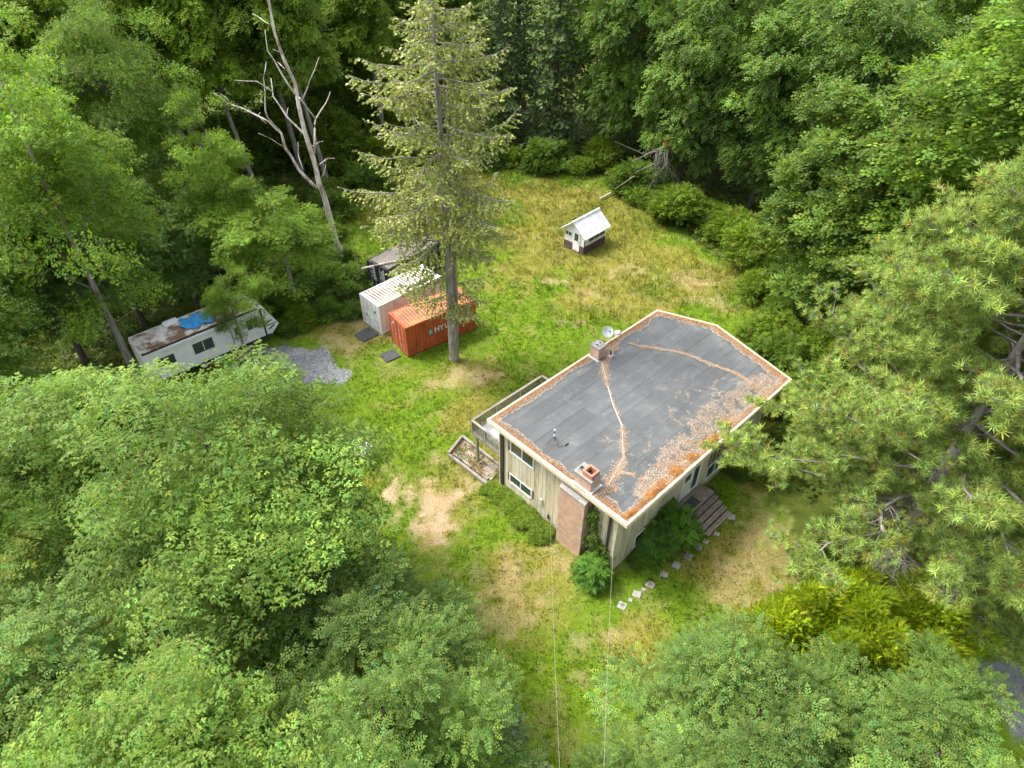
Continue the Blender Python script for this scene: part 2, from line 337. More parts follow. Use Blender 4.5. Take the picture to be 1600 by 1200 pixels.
# ------------------------------------------------------------------ foliage engine
def unit(v): return v / np.maximum(np.linalg.norm(v, axis=-1, keepdims=True), 1e-9)
def frames(d, up):
    d = unit(d); s = unit(np.cross(d, up)); n = np.cross(s, d); return d, s, n
def stamp(P, D, U, template, faces, scale, cols):
    """copies a small template (k,3: along, side, normal) to every P; cols (n,3)"""
    d, s, n = frames(D, U); T = np.asarray(template, float); sc = np.asarray(scale).reshape(-1, 1, 1) if np.ndim(scale) else scale
    V = P[:, None, :] + sc * (T[None, :, 0:1] * d[:, None] + T[None, :, 1:2] * s[:, None] + T[None, :, 2:3] * n[:, None])
    k = len(T); base = (np.arange(len(P)) * k)[:, None, None]
    F = (np.asarray(faces)[None] + base).reshape(-1, np.asarray(faces).shape[1])
    C = np.repeat(cols[:, None, :], k, 1)
    return V.reshape(-1, 3), F, C.reshape(-1, 3)
def frusta(P0, P1, r0, r1, n=4):
    d = unit(P1 - P0); a = np.where(np.abs(d[:, 2:3]) < .9, np.array([[0, 0, 1.]]), np.array([[1., 0, 0]])); x = unit(np.cross(d, a)); y = np.cross(d, x)
    th = np.arange(n) * 2 * pi / n; ring = x[:, None] * np.cos(th)[None, :, None] + y[:, None] * np.sin(th)[None, :, None]
    V = np.concatenate([P0[:, None] + ring * r0[:, None, None], P1[:, None] + ring * r1[:, None, None]], 1)
    k = np.arange(n); f = np.stack([k, (k + 1) % n, n + (k + 1) % n, n + k], 1)
    F = (f[None] + (np.arange(len(P0)) * 2 * n)[:, None, None]).reshape(-1, 4)
    return V.reshape(-1, 3), F
class Acc:
    def __init__(s): s.V = []; s.F = {}; s.C = []; s.n = 0
    def add(s, V, F, C=None):
        F = np.asarray(F); s.F.setdefault(F.shape[1], []).append(F + s.n); s.V.append(V); s.n += len(V)
        if C is not None: s.C.append(C)
    def mesh(s, name):
        return mesh_from(name, np.concatenate(s.V), [np.concatenate(f) for f in s.F.values()], np.concatenate(s.C) if s.C else None)
def leaflet(p, ang, L, W, dz=0.0):
    """diamond leaf from point p=(a,s,n) pointing at angle ang in the leaf plane"""
    c, s_ = cos(ang), sin(ang)
    f = lambda a, w, h: (p[0] + a * c - w * s_, p[1] + a * s_ + w * c, p[2] + h)
    return [f(0, 0, 0), f(L * .5, W / 2, dz * .3 + .004), f(L, 0, dz), f(L * .5, -W / 2, dz * .3 + .004)]
def pinnate(n=2, L=.3, l=.13, w=.058):
    T = []
    for i in range(n):
        t = (.25 + .55 * i / max(n - 1, 1)) * L
        for s in (1, -1): T += leaflet((t, 0, -.1 * t), s * R(58), l * (1 - .1 * i), w, -.025)
    T += leaflet((.85 * L, 0, -.1 * L), 0, l * 1.05, w, -.03)
    return T, [[4 * i, 4 * i + 1, 4 * i + 2, 4 * i + 3] for i in range(len(T) // 4)]
def sprig(n=4, L=.3, l=.12, w=.085):
    T = []
    for i in range(n):
        t = L * (i + .5) / n; T += leaflet((t, 0, -.06 * t), R(55) * (1 if i % 2 else -1) * (.3 if i == n - 1 else 1), l, w, -.05 if i % 2 else .02)
    return T, [[4 * i, 4 * i + 1, 4 * i + 2, 4 * i + 3] for i in range(n)]
def colors(rg, n, base, var=.22, mixto=None, mixp=0.0, yel=.12):
    b = np.array(base)[None] * np.exp(rg.normal(0, var, (n, 1))); h = rg.normal(0, yel, n); b = b * np.stack([1 + h, np.ones(n), 1 - h], 1)
    if mixto is not None:
        k = rg.random(n) < mixp; b[k] = np.array(mixto)[None] * np.exp(rg.normal(0, var, (k.sum(), 1)))
    return np.clip(b, .002, .8)

def skeleton(rg, clumps, trunk, r_tip=.012, rise=.35):
    """joins clump centres to the nearest reachable node of trunk and earlier branches; returns frusta arrays"""
    pos = [tuple(p) for p in trunk]; par = [-1] + list(range(len(trunk) - 1)); cur = np.array(pos)
    order = np.argsort(np.hypot(clumps[:, 0] - trunk[0][0], clumps[:, 1] - trunk[0][1]))
    A = np.zeros((len(trunk) + len(clumps) * 3, 3)); A[:len(trunk)] = trunk; n = len(trunk)
    for i in order:
        c = clumps[i]; d = np.linalg.norm(A[:n] - c, axis=1); hz = np.hypot(A[:n, 0] - c[0], A[:n, 1] - c[1])
        cost = d + 3 * np.maximum(0, A[:n, 2] + rise * hz - c[2]) + np.where(np.arange(n) < len(trunk), 0, .15)
        cost[0:2] += 5
        j = int(np.argmin(cost)); a = A[j]; prev = j
        for t in (.35, .7, 1.0):
            p = a + (c - a) * t + np.array([0, 0, .12 * np.linalg.norm(c - a) * math.sin(pi * t)]) * -.6 + rg.normal(0, .04, 3) * np.linalg.norm(c - a)
            A[n] = p if t < 1 else c; par.append(prev); prev = n; n += 1
    A = A[:n]; par = np.array(par)
    return A, par
def branch_mesh(A, par, ntrunk, r_base, r_top, r_tip=.015, sides=5):
    n = len(A); w = np.zeros(n); kids = np.zeros(n, int)
    for i in range(1, n): kids[par[i]] += 1
    for i in range(n - 1, 0, -1):
        if kids[i] == 0: w[i] = 1
        w[par[i]] += w[i]
    r = r_tip * np.sqrt(np.maximum(w, 1)) * 1.05
    for i in range(ntrunk): r[i] = r_base + (r_top - r_base) * (i / max(ntrunk - 1, 1)) ** .8
    for i in range(ntrunk, n): r[i] = min(r[i], r[par[i]] * .85)
    ch = np.arange(1, n); r0 = np.where(ch < ntrunk, r[par[ch]], np.minimum(r[par[ch]], r[ch] * 1.25))
    b = ch[ch < ntrunk]; a = Acc()
    V, F = frusta(A[par[b]], A[b], r[par[b]], r[b], 9); a.add(V, F)
    b = ch[ch >= ntrunk]
    if len(b):
        V, F = frusta(A[par[b]], A[b], r0[b - 1], r[b], sides); a.add(V, F)
    return a
def trunk_line(rg, H, lean=(0, 0), wob=.15, n=9):
    z = np.linspace(0, H, n); t = z / H
    return np.stack([lean[0] * t + np.cumsum(rg.normal(0, wob, n)) * t * .5, lean[1] * t + np.cumsum(rg.normal(0, wob, n)) * t * .5, z], 1)

def make_broadleaf(name, seed, H, zc, rx, rz, nclump, per, base, templ, rc=(.7, 1.2), flat=.45, lean=(0, 0), r_base=.25, bark='bark_dark', droop=.1, var=.2, mixto=None, mixp=0.,
                   scale=(.8, 1.25), shell=.4, zmin=-.75, hang=0.0, ry=None, clumpvar=.16, leafmat_='leaf', trunkH=None):
    rg = np.random.default_rng(seed); ry = ry or rx
    nl = 11; lob = unit(rg.normal(0, 1, (nl, 3))); lobr = rg.uniform(.75, 1.15, nl)
    pts = []
    while len(pts) < nclump:
        u = unit(rg.normal(0, 1, (1, 3)))[0]
        if u[2] < zmin: continue
        k = lobr[np.argmax(lob @ u)]; s = rg.random() ** shell
        p = u * s * k
        if p[2] < zmin: continue
        pts.append((p[0] * rx + lean[0] * (zc + p[2] * rz) / H, p[1] * ry + lean[1] * (zc + p[2] * rz) / H, zc + p[2] * rz))
    Cc = np.array(pts); tr = trunk_line(rg, trunkH or min(H * .9, zc + rz * .75), lean)
    A, par = skeleton(rg, Cc, tr); root = empty(name)
    bm = branch_mesh(A, par, len(tr), r_base, r_base * .22).mesh('trunk'); link('trunk', bm, M[bark], root)
    n = nclump * per; ci = np.repeat(np.arange(nclump), per); cr = rg.uniform(rc[0], rc[1], nclump)[ci]
    u = unit(rg.normal(0, 1, (n, 3))); u[:, 2] = np.where((u[:, 2] < 0) & (rg.random(n) < .45), -u[:, 2], u[:, 2])
    s = rg.random(n) ** .5
    off = u * (s * cr)[:, None]; off[:, 2] *= flat
    ax = np.array([lean[0] * .5, lean[1] * .5, zc - rz * .3]); out = unit(Cc - ax)[ci]
    tilt = np.einsum('ij,ij->i', off[:, :2], out[:, :2]); off[:, 2] -= .25 * tilt          # sprays arch over outward
    if hang: off[:, 2] -= hang * rg.random(n) ** 2 * 2.0
    P = Cc[ci] + off
    hd = unit(off * np.array([1, 1, .3]) + .35 * cr[:, None] * out * np.array([1, 1, .2]) + rg.normal(0, .25, (n, 3)) * cr[:, None]); D = hd.copy(); D[:, 2] += -droop - hang * .9 + rg.normal(0, .25, n); D = unit(D)
    U = unit(np.array([[0, 0, 1.]]) + .35 * out + rg.normal(0, .42, (n, 3)))
    cc = colors(rg, n, base, var, mixto, mixp) * np.exp(rg.normal(0, clumpvar, nclump))[ci][:, None]
    V, F, C = stamp(P, D, U, templ[0], templ[1], rg.uniform(scale[0], scale[1], n), cc)
    link('crown', mesh_from('crown', V, F, C), M[leafmat_], root)
    return root

def make_conifer(name, seed, H, z0, rmax, nb, base, prof, sag=.25, upturn=.2, spray=.17, dens=9, bark='bark_grey', r_base=.33, base2=(.22, .2, .12), p2=.15, twin=None, wide=.05, lean=(0, 0), hangtw=.35, tw_gap=.32, low=1.0):
    rg = np.random.default_rng(seed); root = empty(name); tr = trunk_line(rg, H, lean, .05, 14); a = Acc()
    V, F = frusta(tr[:-1], tr[1:], r_base * (1 - np.linspace(0, 1, 14)[:-1] * .93), r_base * (1 - np.linspace(0, 1, 14)[1:] * .93), 10); a.add(V, F)
    if twin:
        t2 = tr + np.array(twin)[None] * np.minimum(1, np.linspace(0.35, 3, 14))[:, None]; t2 = t2[:11]
        V, F = frusta(t2[:-1], t2[1:], r_base * .62 * (1 - np.linspace(0, 1, 11)[:-1] * .9), r_base * .62 * (1 - np.linspace(0, 1, 11)[1:] * .9), 8); a.add(V, F)
    B0, B1, Rr0, Rr1 = [], [], [], []; SP, SD, SU = [], [], []
    az = rg.random() * 6.28
    for i in range(nb):
        t = (i + rg.random()) / nb; z = z0 + (H - z0 - .3) * t; L = rmax * np.interp(t, prof[0], prof[1]) * rg.uniform(.5, 1.2); az += 2.4 + rg.normal(0, .35)
        if t < .22 and rg.random() > low: continue
        p0 = np.array([np.interp(z, tr[:, 2], tr[:, 0]), np.interp(z, tr[:, 2], tr[:, 1]), z])
        h = np.array([cos(az), sin(az), 0]); m = 7; q = np.linspace(0, 1, m); elev = .15 + .5 * t
        pts = p0 + h * (L * q)[:, None]; pts[:, 2] += L * (elev * q * .5 - sag * (1.3 * q ** 1.3) + upturn * q ** 3); pts[:, :2] += rg.normal(0, .03 * L, (m, 2)) * q[:, None]
        rb = .012 + .012 * L
        B0 += list(pts[:-1]); B1 += list(pts[1:]); Rr0 += list(rb * (1 - q[:-1] * .8)); Rr1 += list(rb * (1 - q[1:] * .8))
        nt_ = max(3, int(L / tw_gap * 2)); ts = np.linspace(.16, 1, nt_) + rg.normal(0, .02, nt_)
        for k, tt in enumerate(np.clip(ts, .08, 1)):
            p = np.array([np.interp(tt, q, pts[:, j]) for j in range(3)]); dd = pts[-1] - pts[-3] if tt > .7 else pts[min(int(tt * 6) + 1, 6)] - pts[int(tt * 6 - 1e-6)]; dd = dd / (np.linalg.norm(dd) + 1e-9)
            sgn = 1 if k % 2 else -1; sd_ = np.array([-dd[1], dd[0], 0]) * sgn; an = R(rg.uniform(35, 70)); l = (.25 + .36 * L * (1 - tt) ** .7) * rg.uniform(.5, 1.15)
            if tt > .97: an = 0
            td = dd * cos(an) + sd_ * sin(an); e = p + td * l + np.array([0, 0, -hangtw * l * rg.uniform(.3, 1.2)])
            B0.append(p); B1.append(e); Rr0.append(.011); Rr1.append(.004)
            ns = max(2, int(l * dens)); f = (np.arange(ns) + rg.random(ns)) / ns
            SP.append(p + (e - p) * f[:, None] + rg.normal(0, .025, (ns, 3)))
            sdv = unit((e - p)[None] / l + rg.normal(0, .55, (ns, 3)) + np.array([0, 0, -.15])); SD.append(sdv); SU.append(unit(np.array([[0, 0, 1.]]) + rg.normal(0, .5, (ns, 3))))
    V, F = frusta(np.array(B0), np.array(B1), np.array(Rr0), np.array(Rr1), 4); a.add(V, F)
    link('trunk', a.mesh('trunk'), M[bark], root)
    P = np.concatenate(SP); D = np.concatenate(SD); U = np.concatenate(SU); n = len(P)
    T = leaflet((0, 0, 0), R(20), 1, wide / spray * 1.6) + leaflet((0, 0, 0), -R(24), .85, wide / spray * 1.6) + leaflet((0.2, 0, 0), 0, 1, wide / spray * 1.4, .12)
    cc = colors(rg, n, base, .25, base2, p2)
    V, F, C = stamp(P, D, U, T, [[0, 1, 2, 3], [4, 5, 6, 7], [8, 9, 10, 11]], rg.uniform(.7, 1.3, n) * spray, cc)
    link('crown', mesh_from('crown', V, F, C), M['needle'], root)
    return root

def make_pine(name, seed, H, rmax, nb, prof, base=(.27, .36, .08), z0=2.5, green0=.26, r_base=.38, per=7):
    rg = np.random.default_rng(seed); root = empty(name); tr = trunk_line(rg, H, (0, 0), .12, 12); a = Acc()
    w = np.linspace(0, 1, 12); V, F = frusta(tr[:-1], tr[1:], r_base * (1 - w[:-1] * .9), r_base * (1 - w[1:] * .9), 10); a.add(V, F)
    B0, B1, R0, R1 = [], [], [], []; TP, TD = [], []
    def seg(p, e, ra, rb): B0.append(p); B1.append(e); R0.append(ra); R1.append(rb)
    az = 0
    for i in range(nb):
        t = ((i + rg.random()) / nb) ** .8; z = z0 + (H - z0 - .2) * t; L = rmax * np.interp(t, prof[0], prof[1]) * rg.uniform(.5, 1.1); az += 2.4 + rg.normal(0, .3)
        p0 = np.array([np.interp(z, tr[:, 2], tr[:, 0]), np.interp(z, tr[:, 2], tr[:, 1]), z]); h = np.array([cos(az), sin(az), 0]); dead = t < green0 and rg.random() < .5; L *= .6 if dead else 1
        q = np.linspace(0, 1, 8); pts = p0 + h * (L * q)[:, None]; pts[:, 2] += L * (.12 * q + (.25 if t > .4 else .05) * q ** 2 - (.1 if t < .4 else 0)); pts += rg.normal(0, .035 * L, (8, 3)) * q[:, None]
        rb = .03 + .011 * L
        for k in range(7): seg(pts[k], pts[k + 1], rb * (1 - q[k] * .75), rb * (1 - q[k + 1] * .75))
        for k in range(max(6, int(L * 3.3))):
            tt = .22 + .78 * rg.random() ** .8; p = np.array([np.interp(tt, q, pts[:, j]) for j in range(3)]); ang = rg.uniform(-1.15, 1.15); c, s = cos(ang), sin(ang)
            d = np.array([h[0] * c - h[1] * s, h[0] * s + h[1] * c, rg.uniform(-.1, .55)]); d /= np.linalg.norm(d); l = rg.uniform(.5, 1.5) * (.55 + .1 * L)
            m = p + d * l * .55 + rg.normal(0, .09, 3); e = p + d * l + rg.normal(0, .12, 3) + np.array([0, 0, .1 * l])
            seg(p, m, .02, .014); seg(m, e, .014, .008)
            if dead:
                for _ in range(4): g = m + rg.normal(0, .45, 3); seg(m, g, .012, .005); seg(g, g + rg.normal(0, .25, 3), .006, .003)
                continue
            if tt < .22: continue
            nn = rg.integers(per - 3, per + 3)
            for _ in range(nn):
                g = m + (e - m) * rg.uniform(.1, 1.1) + rg.normal(0, .2, 3) * np.array([1, 1, .7]); seg(m + (e - m) * rg.random(), g, .008, .005) if rg.random() < .6 else None; TP.append(g); dv = unit((g - p) + np.array([0, 0, .5 * l]) + rg.normal(0, .25, 3)); TD.append(dv)
        if not dead:
            for _ in range(6): TP.append(pts[-1] + rg.normal(0, .22, 3)); TD.append(unit(h + np.array([0, 0, .6])))
    V, F = frusta(np.array(B0), np.array(B1), np.array(R0), np.array(R1), 3); a.add(V, F); link('trunk', a.mesh('trunk'), M['bark_pine'], root)
    P = np.array(TP); D = np.array(TD); n = len(P); k = 16
    T = []; F = []
    for i in range(k):
        th = 2.4 * i; ph = 1.25 * math.sqrt((i + .5) / k); d = np.array([cos(ph), sin(ph) * cos(th), sin(ph) * sin(th)]); sd_ = np.cross(d, [cos(th * 3), sin(th * 3), .3]); sd_ /= np.linalg.norm(sd_)
        b = d * .02 - np.array([.05 * (i % 3), 0, 0]); T += [b + sd_ * .07, b + d * rg.uniform(.75, 1.1), b - sd_ * .07]; F.append([3 * i, 3 * i + 1, 3 * i + 2])
    cc = colors(rg, n, base, .2, (.28, .24, .06), .05, .08)
    V, F, C = stamp(P, D, unit(np.array([[0, 0, 1.]]) + rg.normal(0, .6, (n, 3))), T, F, rg.uniform(.24, .38, n), cc)
    link('crown', mesh_from('crown', V, F, C), M['needle'], root); return root
M['bark_pine'] = simple('bark_pine', (.15, .125, .11), (.36, .32, .30), (4, 4, 2), .9, bump=.6)

def put(proto, first, loc, rz, s, label, cat, group=None):
    o = proto if first else copy_tree(proto)
    o.location = loc; o.rotation_euler = (0, 0, rz); o.scale = s if isinstance(s, tuple) else (s, s, s)
    if 'group' in o: del o['group']
    return tag(o, label, cat, group)
used = set()
def plant(proto, loc, rz, s, label, cat, group=None):
    f = proto.name not in used; used.add(proto.name)
    return put(proto, f, (loc[0], loc[1], loc[2] if len(loc) > 2 else -.05), rz, s, label, cat, group)
PIN = pinnate(2, .38, .185, .085); PIN_S = pinnate(2, .26, .11, .06); SPR = sprig(4, .4, .2, .15); SPR_S = sprig(4, .2, .09, .065)
PIN_A = pinnate(2, .35, .155, .072); PIN_B = pinnate(3, .36, .13, .06); SPR_L = sprig(4, .45, .24, .19); SPR_D = sprig(5, .5, .17, .075); SPR_S2 = sprig(5, .3, .12, .085)
CYP = ([p for i in range(3) for p in leaflet((.06 * i, 0, 0), R((-22, 0, 22)[i]), .26, .06, .03)], [[0, 1, 2, 3], [4, 5, 6, 7], [8, 9, 10, 11]])
M['bark_fir'] = simple('bark_fir', (.13, .11, .095), (.36, .33, .3), (4, 4, 1.5), .9, bump=.8)

# ------------------------------------------------------------------ house  (local x = u along the roof's long edge, local y = -v)
HX, HY, HA = -1.362, 26.864, 0.76813
RL, RW, RZ = 15.31, 9.86, 5.2
ROOF = [(0, 0), (RL, 0), (16.76, 3.73), (RL, RW), (0, RW)]          # u, v
def hw(u, v, z=0.0):
    return (HX + u * cos(HA) + v * sin(HA), HY + u * sin(HA) - v * cos(HA), z)
house = empty('house', (HX, HY, 0), HA)
tag(house, 'flat roofed two storey house with cream board siding and debris on its grey roof', 'house')
WU0, WU1, WV0, WV1, WP = .45, 14.75, .65, 9.05, 16.1
MB().prism([(WU0 + .03, -WV0 - .03), (WU0 + .03, -WV1 + .03), (WU1, -WV1 + .03), (WP, -3.9), (WU1, -WV0 - .03)], -.1, 4.99).build('wall', M['groove'], house)

def boards(axis, plane, a0, a1, z0, z1, openings, w=.3):
    a = a0; k = 0
    while a < a1 - .02:
        b = min(a + w, a1); cut = [(z0, z1)]
        for (o0, o1, p0, p1) in openings:
            if b > o0 + .005 and a < o1 - .005:
                new = []
                for c0, c1 in cut:
                    if p0 > c0: new.append((c0, min(c1, p0)))
                    if p1 < c1: new.append((max(c0, p1), c1))
                    if p1 <= c0 or p0 >= c1: new.append((c0, c1)) if not (p0 > c0) and not (p1 < c1) else None
                cut = [c for c in new if c[1] - c[0] > .02]
        th = .028 + .008 * random.random()
        for c0, c1 in cut:
            m = MB()
            if axis == 'u': m.box(plane - th, plane + .04, -b + .011, -a - .011, c0, c1)
            elif axis == 'v': m.box(a + .011, b - .011, -plane - th, -plane + .04, c0, c1)
            else: m.box(a + .011, b - .011, -plane - .04, -plane + th, c0, c1)
            m.build('siding_board', M['siding'], house)
        a = b
FW = [(1.42, 3.28, 3.42, 4.5), (1.38, 3.2, .86, 1.66), (5.65, 7.35, -.1, 4.55)]
RWN = [(2.3, 4.3, .32, 1.36), (6.25, 8.05, .85, 3.05), (8.95, 10.85, .55, 3.1), (2.3, 4.3, 3.3, 4.4)]
boards('u', WU0, WV0, WV1, 0, 4.99, FW)
boards('v', WV1, WU0, WU1, 0, 4.99, RWN)
boards('l', WV0, WU0, WU1, 0, 4.99, [])
# prow walls: boards along two slanted faces
for (p, q) in (((WU1, WV1), (WP, 3.9)), ((WP, 3.9), (WU1, WV0))):
    L = math.hypot(q[0] - p[0], q[1] - p[1]); d = ((q[0] - p[0]) / L, (q[1] - p[1]) / L); n = int(L / .3)
    for i in range(n):
        a0, a1 = (i + .04) / n * L, (i + .96) / n * L
        MB().beam((p[0] + d[0] * (a0 + a1) / 2, -(p[1] + d[1] * (a0 + a1) / 2), 0), (p[0] + d[0] * (a0 + a1) / 2, -(p[1] + d[1] * (a0 + a1) / 2), 4.98), a1 - a0, .06, (-d[1], -d[0], 0)).build('siding_board', M['siding'], house)
# corner boards
for u, v in ((WU0, WV0), (WU0, WV1)):
    MB().box(u - .05, u + .06, -v - .05, -v + .05, 0, 4.98).build('corner_board', M['siding'], house)

def window(axis, plane, a0, a1, z0, z1, mull=1, f=.075, name='window', rows=0):
    """frame, glazing and sill as one window part with its own pieces"""
    def bx(m, p0, p1, q0, q1, d0, d1):
        if axis == 'u': return m.box(plane - d1, plane - d0, -p1, -p0, q0, q1)
        return m.box(p0, p1, -plane - d1, -plane - d0, q0, q1)
    fr = MB()
    bx(fr, a0, a0 + f, z0, z1, -.03, .06); bx(fr, a1 - f, a1, z0, z1, -.03, .06); bx(fr, a0 + f, a1 - f, z1 - f, z1, -.03, .06); bx(fr, a0 + f, a1 - f, z0, z0 + f, -.03, .075)
    w = fr.build(name, M['white'], house)
    n = mull + 1
    for i in range(n):
        p0 = a0 + f + (a1 - a0 - 2 * f) * i / n; p1 = a0 + f + (a1 - a0 - 2 * f) * (i + 1) / n
        bx(MB(), p0 + (.025 if i else 0), p1 - (.025 if i < n - 1 else 0), z0 + f, z1 - f, .0, .012 + .012 * (i % 2)).build('pane', M['glass'], w)
        if i: bx(MB(), p0 - .03, p0 + .03, z0 + f, z1 - f, -.02, .05).build('mullion', M['white'], w)
    return w
window('u', WU0, *FW[0][:2], *FW[0][2:]); window('u', WU0, *FW[1][:2], *FW[1][2:])
window('v', WV1, *RWN[0][:2], *RWN[0][2:]); window('v', WV1, *RWN[3][:2], *RWN[3][2:])
w = window('v', WV1, 8.95, 10.85, .55, 1.75)
# lattice of pale panels and dark bars above that window
lat = MB().box(8.95, 10.85, -WV1 - .01, -WV1 + .03, 1.75, 3.1).build('lattice', M['siding'], house)
lat['label'] = 'trellis of dark bars over pale panel above the window'
for i in range(5): MB().box(8.97 + i * .455, 9.03 + i * .455, -WV1 - .045, -WV1 - .012, 1.77, 3.1).build('bar', M['bark_dark'], lat)
for i in range(4): MB().box(8.96, 10.84, -WV1 - .07, -WV1 - .046, 1.95 + i * .32, 2.0 + i * .32).build('bar', M['bark_dark'], lat)
# entrance door with side light
dr = MB().box(6.25, 8.05, -WV1 - .03, -WV1 + .03, .85, 3.05).build('door', M['white'], house)
fr = MB(); fr.box(6.2, 6.3, -WV1 - .08, -WV1 + .02, .85, 3.1); fr.box(7.98, 8.08, -WV1 - .08, -WV1 + .02, .85, 3.1); fr.box(6.3, 7.98, -WV1 - .08, -WV1 + .02, 2.98, 3.1); fr.box(7.22, 7.3, -WV1 - .07, -WV1 + .02, .85, 2.98)
fr.build('frame', M['white'], dr)
MB().box(7.4, 7.86, -WV1 - .045, -WV1 - .032, 1.15, 2.85).build('pane', M['glass'], dr)
MB().box(6.5, 7.05, -WV1 - .042, -WV1 - .032, 2.3, 2.8).build('pane', M['glass'], dr)
MB().tube([(7.12, -WV1 - .03, 1.85), (7.12, -WV1 - .09, 1.85), (7.02, -WV1 - .09, 1.85)], .018, 6).build('handle', M['black'], dr)

# roof slab, felt sheets, edge trim
roof = MB().prism([(u, -v) for u, v in ROOF][::-1], RZ - .22, RZ - .05).build('roof', M['underlay'], house)
def vu_end(v):   # far end of the roof at v
    return RL + (16.76 - RL) * (v / 3.73 if v < 3.73 else (RW - v) / (RW - 3.73))
ns = 10; wv = (RW - .24) / ns
for i in range(ns):
    v0 = .12 + i * wv + .005; v1 = .12 + (i + 1) * wv - .005
    cuts = sorted([.1] + [random.uniform(3.5, 6.5) + k * 6.2 for k in range(2)] + [99])
    for j in range(len(cuts) - 1):
        a = cuts[j] + (.005 if j else 0); b = cuts[j + 1] - .005
        zz = RZ - .012 + random.uniform(0, .01)
        e0, e1 = vu_end(v0) - .12, vu_end(v1) - .12
        if a > min(e0, e1) - .3: continue
        pts = [(a, -v0), (a, -v1), (min(b, e1), -v1), (min(b, e0), -v0)]
        if b > 90 and v0 < 3.73 < v1: pts = [(a, -v0), (a, -v1), (e1, -v1), (16.76 - .13, -3.73), (e0, -v0)]
        MB().prism(pts, RZ - .06, zz).build('roofing_sheet', M['roofing'], roof)
for i in range(5):
    p = ROOF[i]; q = ROOF[(i + 1) % 5]; d = Vector((q[0] - p[0], -(q[1] - p[1]), 0)).normalized(); n_ = Vector((d.y, -d.x, 0)) * -1
    P = Vector((p[0], -p[1], 0)); Q = Vector((q[0], -q[1], 0))
    inn = Vector((7.7 - (P.x + Q.x) / 2, -4.9 - (P.y + Q.y) / 2, 0)); n_ = n_ if n_.dot(inn) > 0 else -n_
    a, b = P + n_ * .06, Q + n_ * .06
    MB().beam(a - d * .02 + Vector((0, 0, RZ + .012)), b + d * .02 + Vector((0, 0, RZ + .012)), .13, .055 + .003 * i).build('edge_trim', M['fascia'], roof, bevel=.01)
    a, b = P + n_ * .0, Q + n_ * .0
    MB().beam(a + Vector((0, 0, RZ - .14)), b + Vector((0, 0, RZ - .14)), .045 + .004 * i, .24).build('fascia', M['fascia'], roof, bevel=.006)

# brick chimney against the front wall and its stack through the roof
ch = MB()
ch.box(-.12, WU0 + .05, -7.35, -5.65, -.1, 4.5)
ch.build('chimney_breast', M['brick'], house)
cap = MB().add([(-.16, -7.38, 4.5), (-.16, -5.62, 4.5), (WU0 - .04, -5.62, 4.5), (WU0 - .04, -7.38, 4.5), (-.16, -7.38, 4.53), (-.16, -5.62, 4.53), (WU0 - .04, -5.62, 4.78), (WU0 - .04, -7.38, 4.78)],
               [(0, 1, 2, 3), (4, 7, 6, 5), (0, 4, 5, 1), (1, 5, 6, 2), (2, 6, 7, 3), (3, 7, 4, 0)]).build('chimney_shoulder', M['mortar'], house)
MB().box(-.125, -.112, -7.352, -5.648, 1.05, 1.09).build('chimney_band', M['mortar'], house)
st = MB().box(.16, .86, -7.36, -6.3, RZ - .04, 5.98).build('chimney_stack', M['brick'], roof)
MB().box(.1, .92, -7.42, -6.24, 5.98, 6.06).build('chimney_cap', M['mortar'], st)
def hollow(m, x0, x1, y0, y1, z0, z1, w):
    m.box(x0, x1, y0, y0 + w, z0, z1); m.box(x0, x1, y1 - w, y1, z0, z1); m.box(x0, x0 + w, y0 + w, y1 - w, z0, z1 - .002); m.box(x1 - w, x1, y0 + w, y1 - w, z0, z1 - .002); return m
hollow(MB(), .22, .82, -7.32, -6.72, 6.06, 6.34, .1).build('flue', M['flue'], st)
MB().box(.33, .71, -7.21, -6.83, 6.06, 6.07).build('flue_opening', M['underlay'], st)
hollow(MB(), .36, .62, -6.6, -6.34, 6.06, 6.14, .03).build('flue', M['mortar'], st)
MB().box(.385, .595, -6.575, -6.365, 6.062, 6.1).build('flue_opening', M['underlay'], st)
fl = MB(); fl.box(.02, .14, -7.5, -6.2, RZ + .0, RZ + .09); fl.box(.15, .95, -7.5, -7.37, RZ, RZ + .12); fl.build('flashing', M['flash'], st)
MB().box(-.005, .019, -7.2, -6.5, RZ + .035, RZ + .08).build('flashing_strip', M['flue'], st)
c2 = MB().box(8.35, 9.0, -.82, -.16, RZ - .04, 6.02).build('chimney_stack', M['brick'], roof); c2['label'] = 'small brick chimney at the lawn edge of the roof'
MB().box(8.3, 9.05, -.87, -.11, 6.02, 6.09).build('chimney_cap', M['mortar'], c2)
hollow(MB(), 8.42, 8.68, -.62, -.36, 6.09, 6.15, .03).build('flue', M['flash'], c2); MB().box(8.45, 8.65, -.59, -.39, 6.085, 6.1).build('flue_opening', M['underlay'], c2)
hollow(MB(), 8.72, 8.95, -.62, -.36, 6.09, 6.15, .03).build('flue', M['flash'], c2); MB().box(8.75, 8.92, -.59, -.39, 6.085, 6.1).build('flue_opening', M['underlay'], c2)
MB().box(8.2, 8.33, -.95, -.1, RZ, RZ + .06).build('flashing', M['flash'], c2)
MB().tube([(9.25, -1.05, RZ - .02), (9.25, -1.05, RZ + .42)], .05, 10).build('vent_pipe', M['black'], roof)
MB().lathe([(.17, 0), (.12, .03), (.06, .1), (.05, .12)], 12, (9.25, -1.05, RZ)).build('vent_flashing', M['flash'], roof)
MB().tube([(11.55, -1.35, RZ - .02), (11.55, -1.35, RZ + .3)], .03, 8).build('vent_pipe', M['galv'], roof)
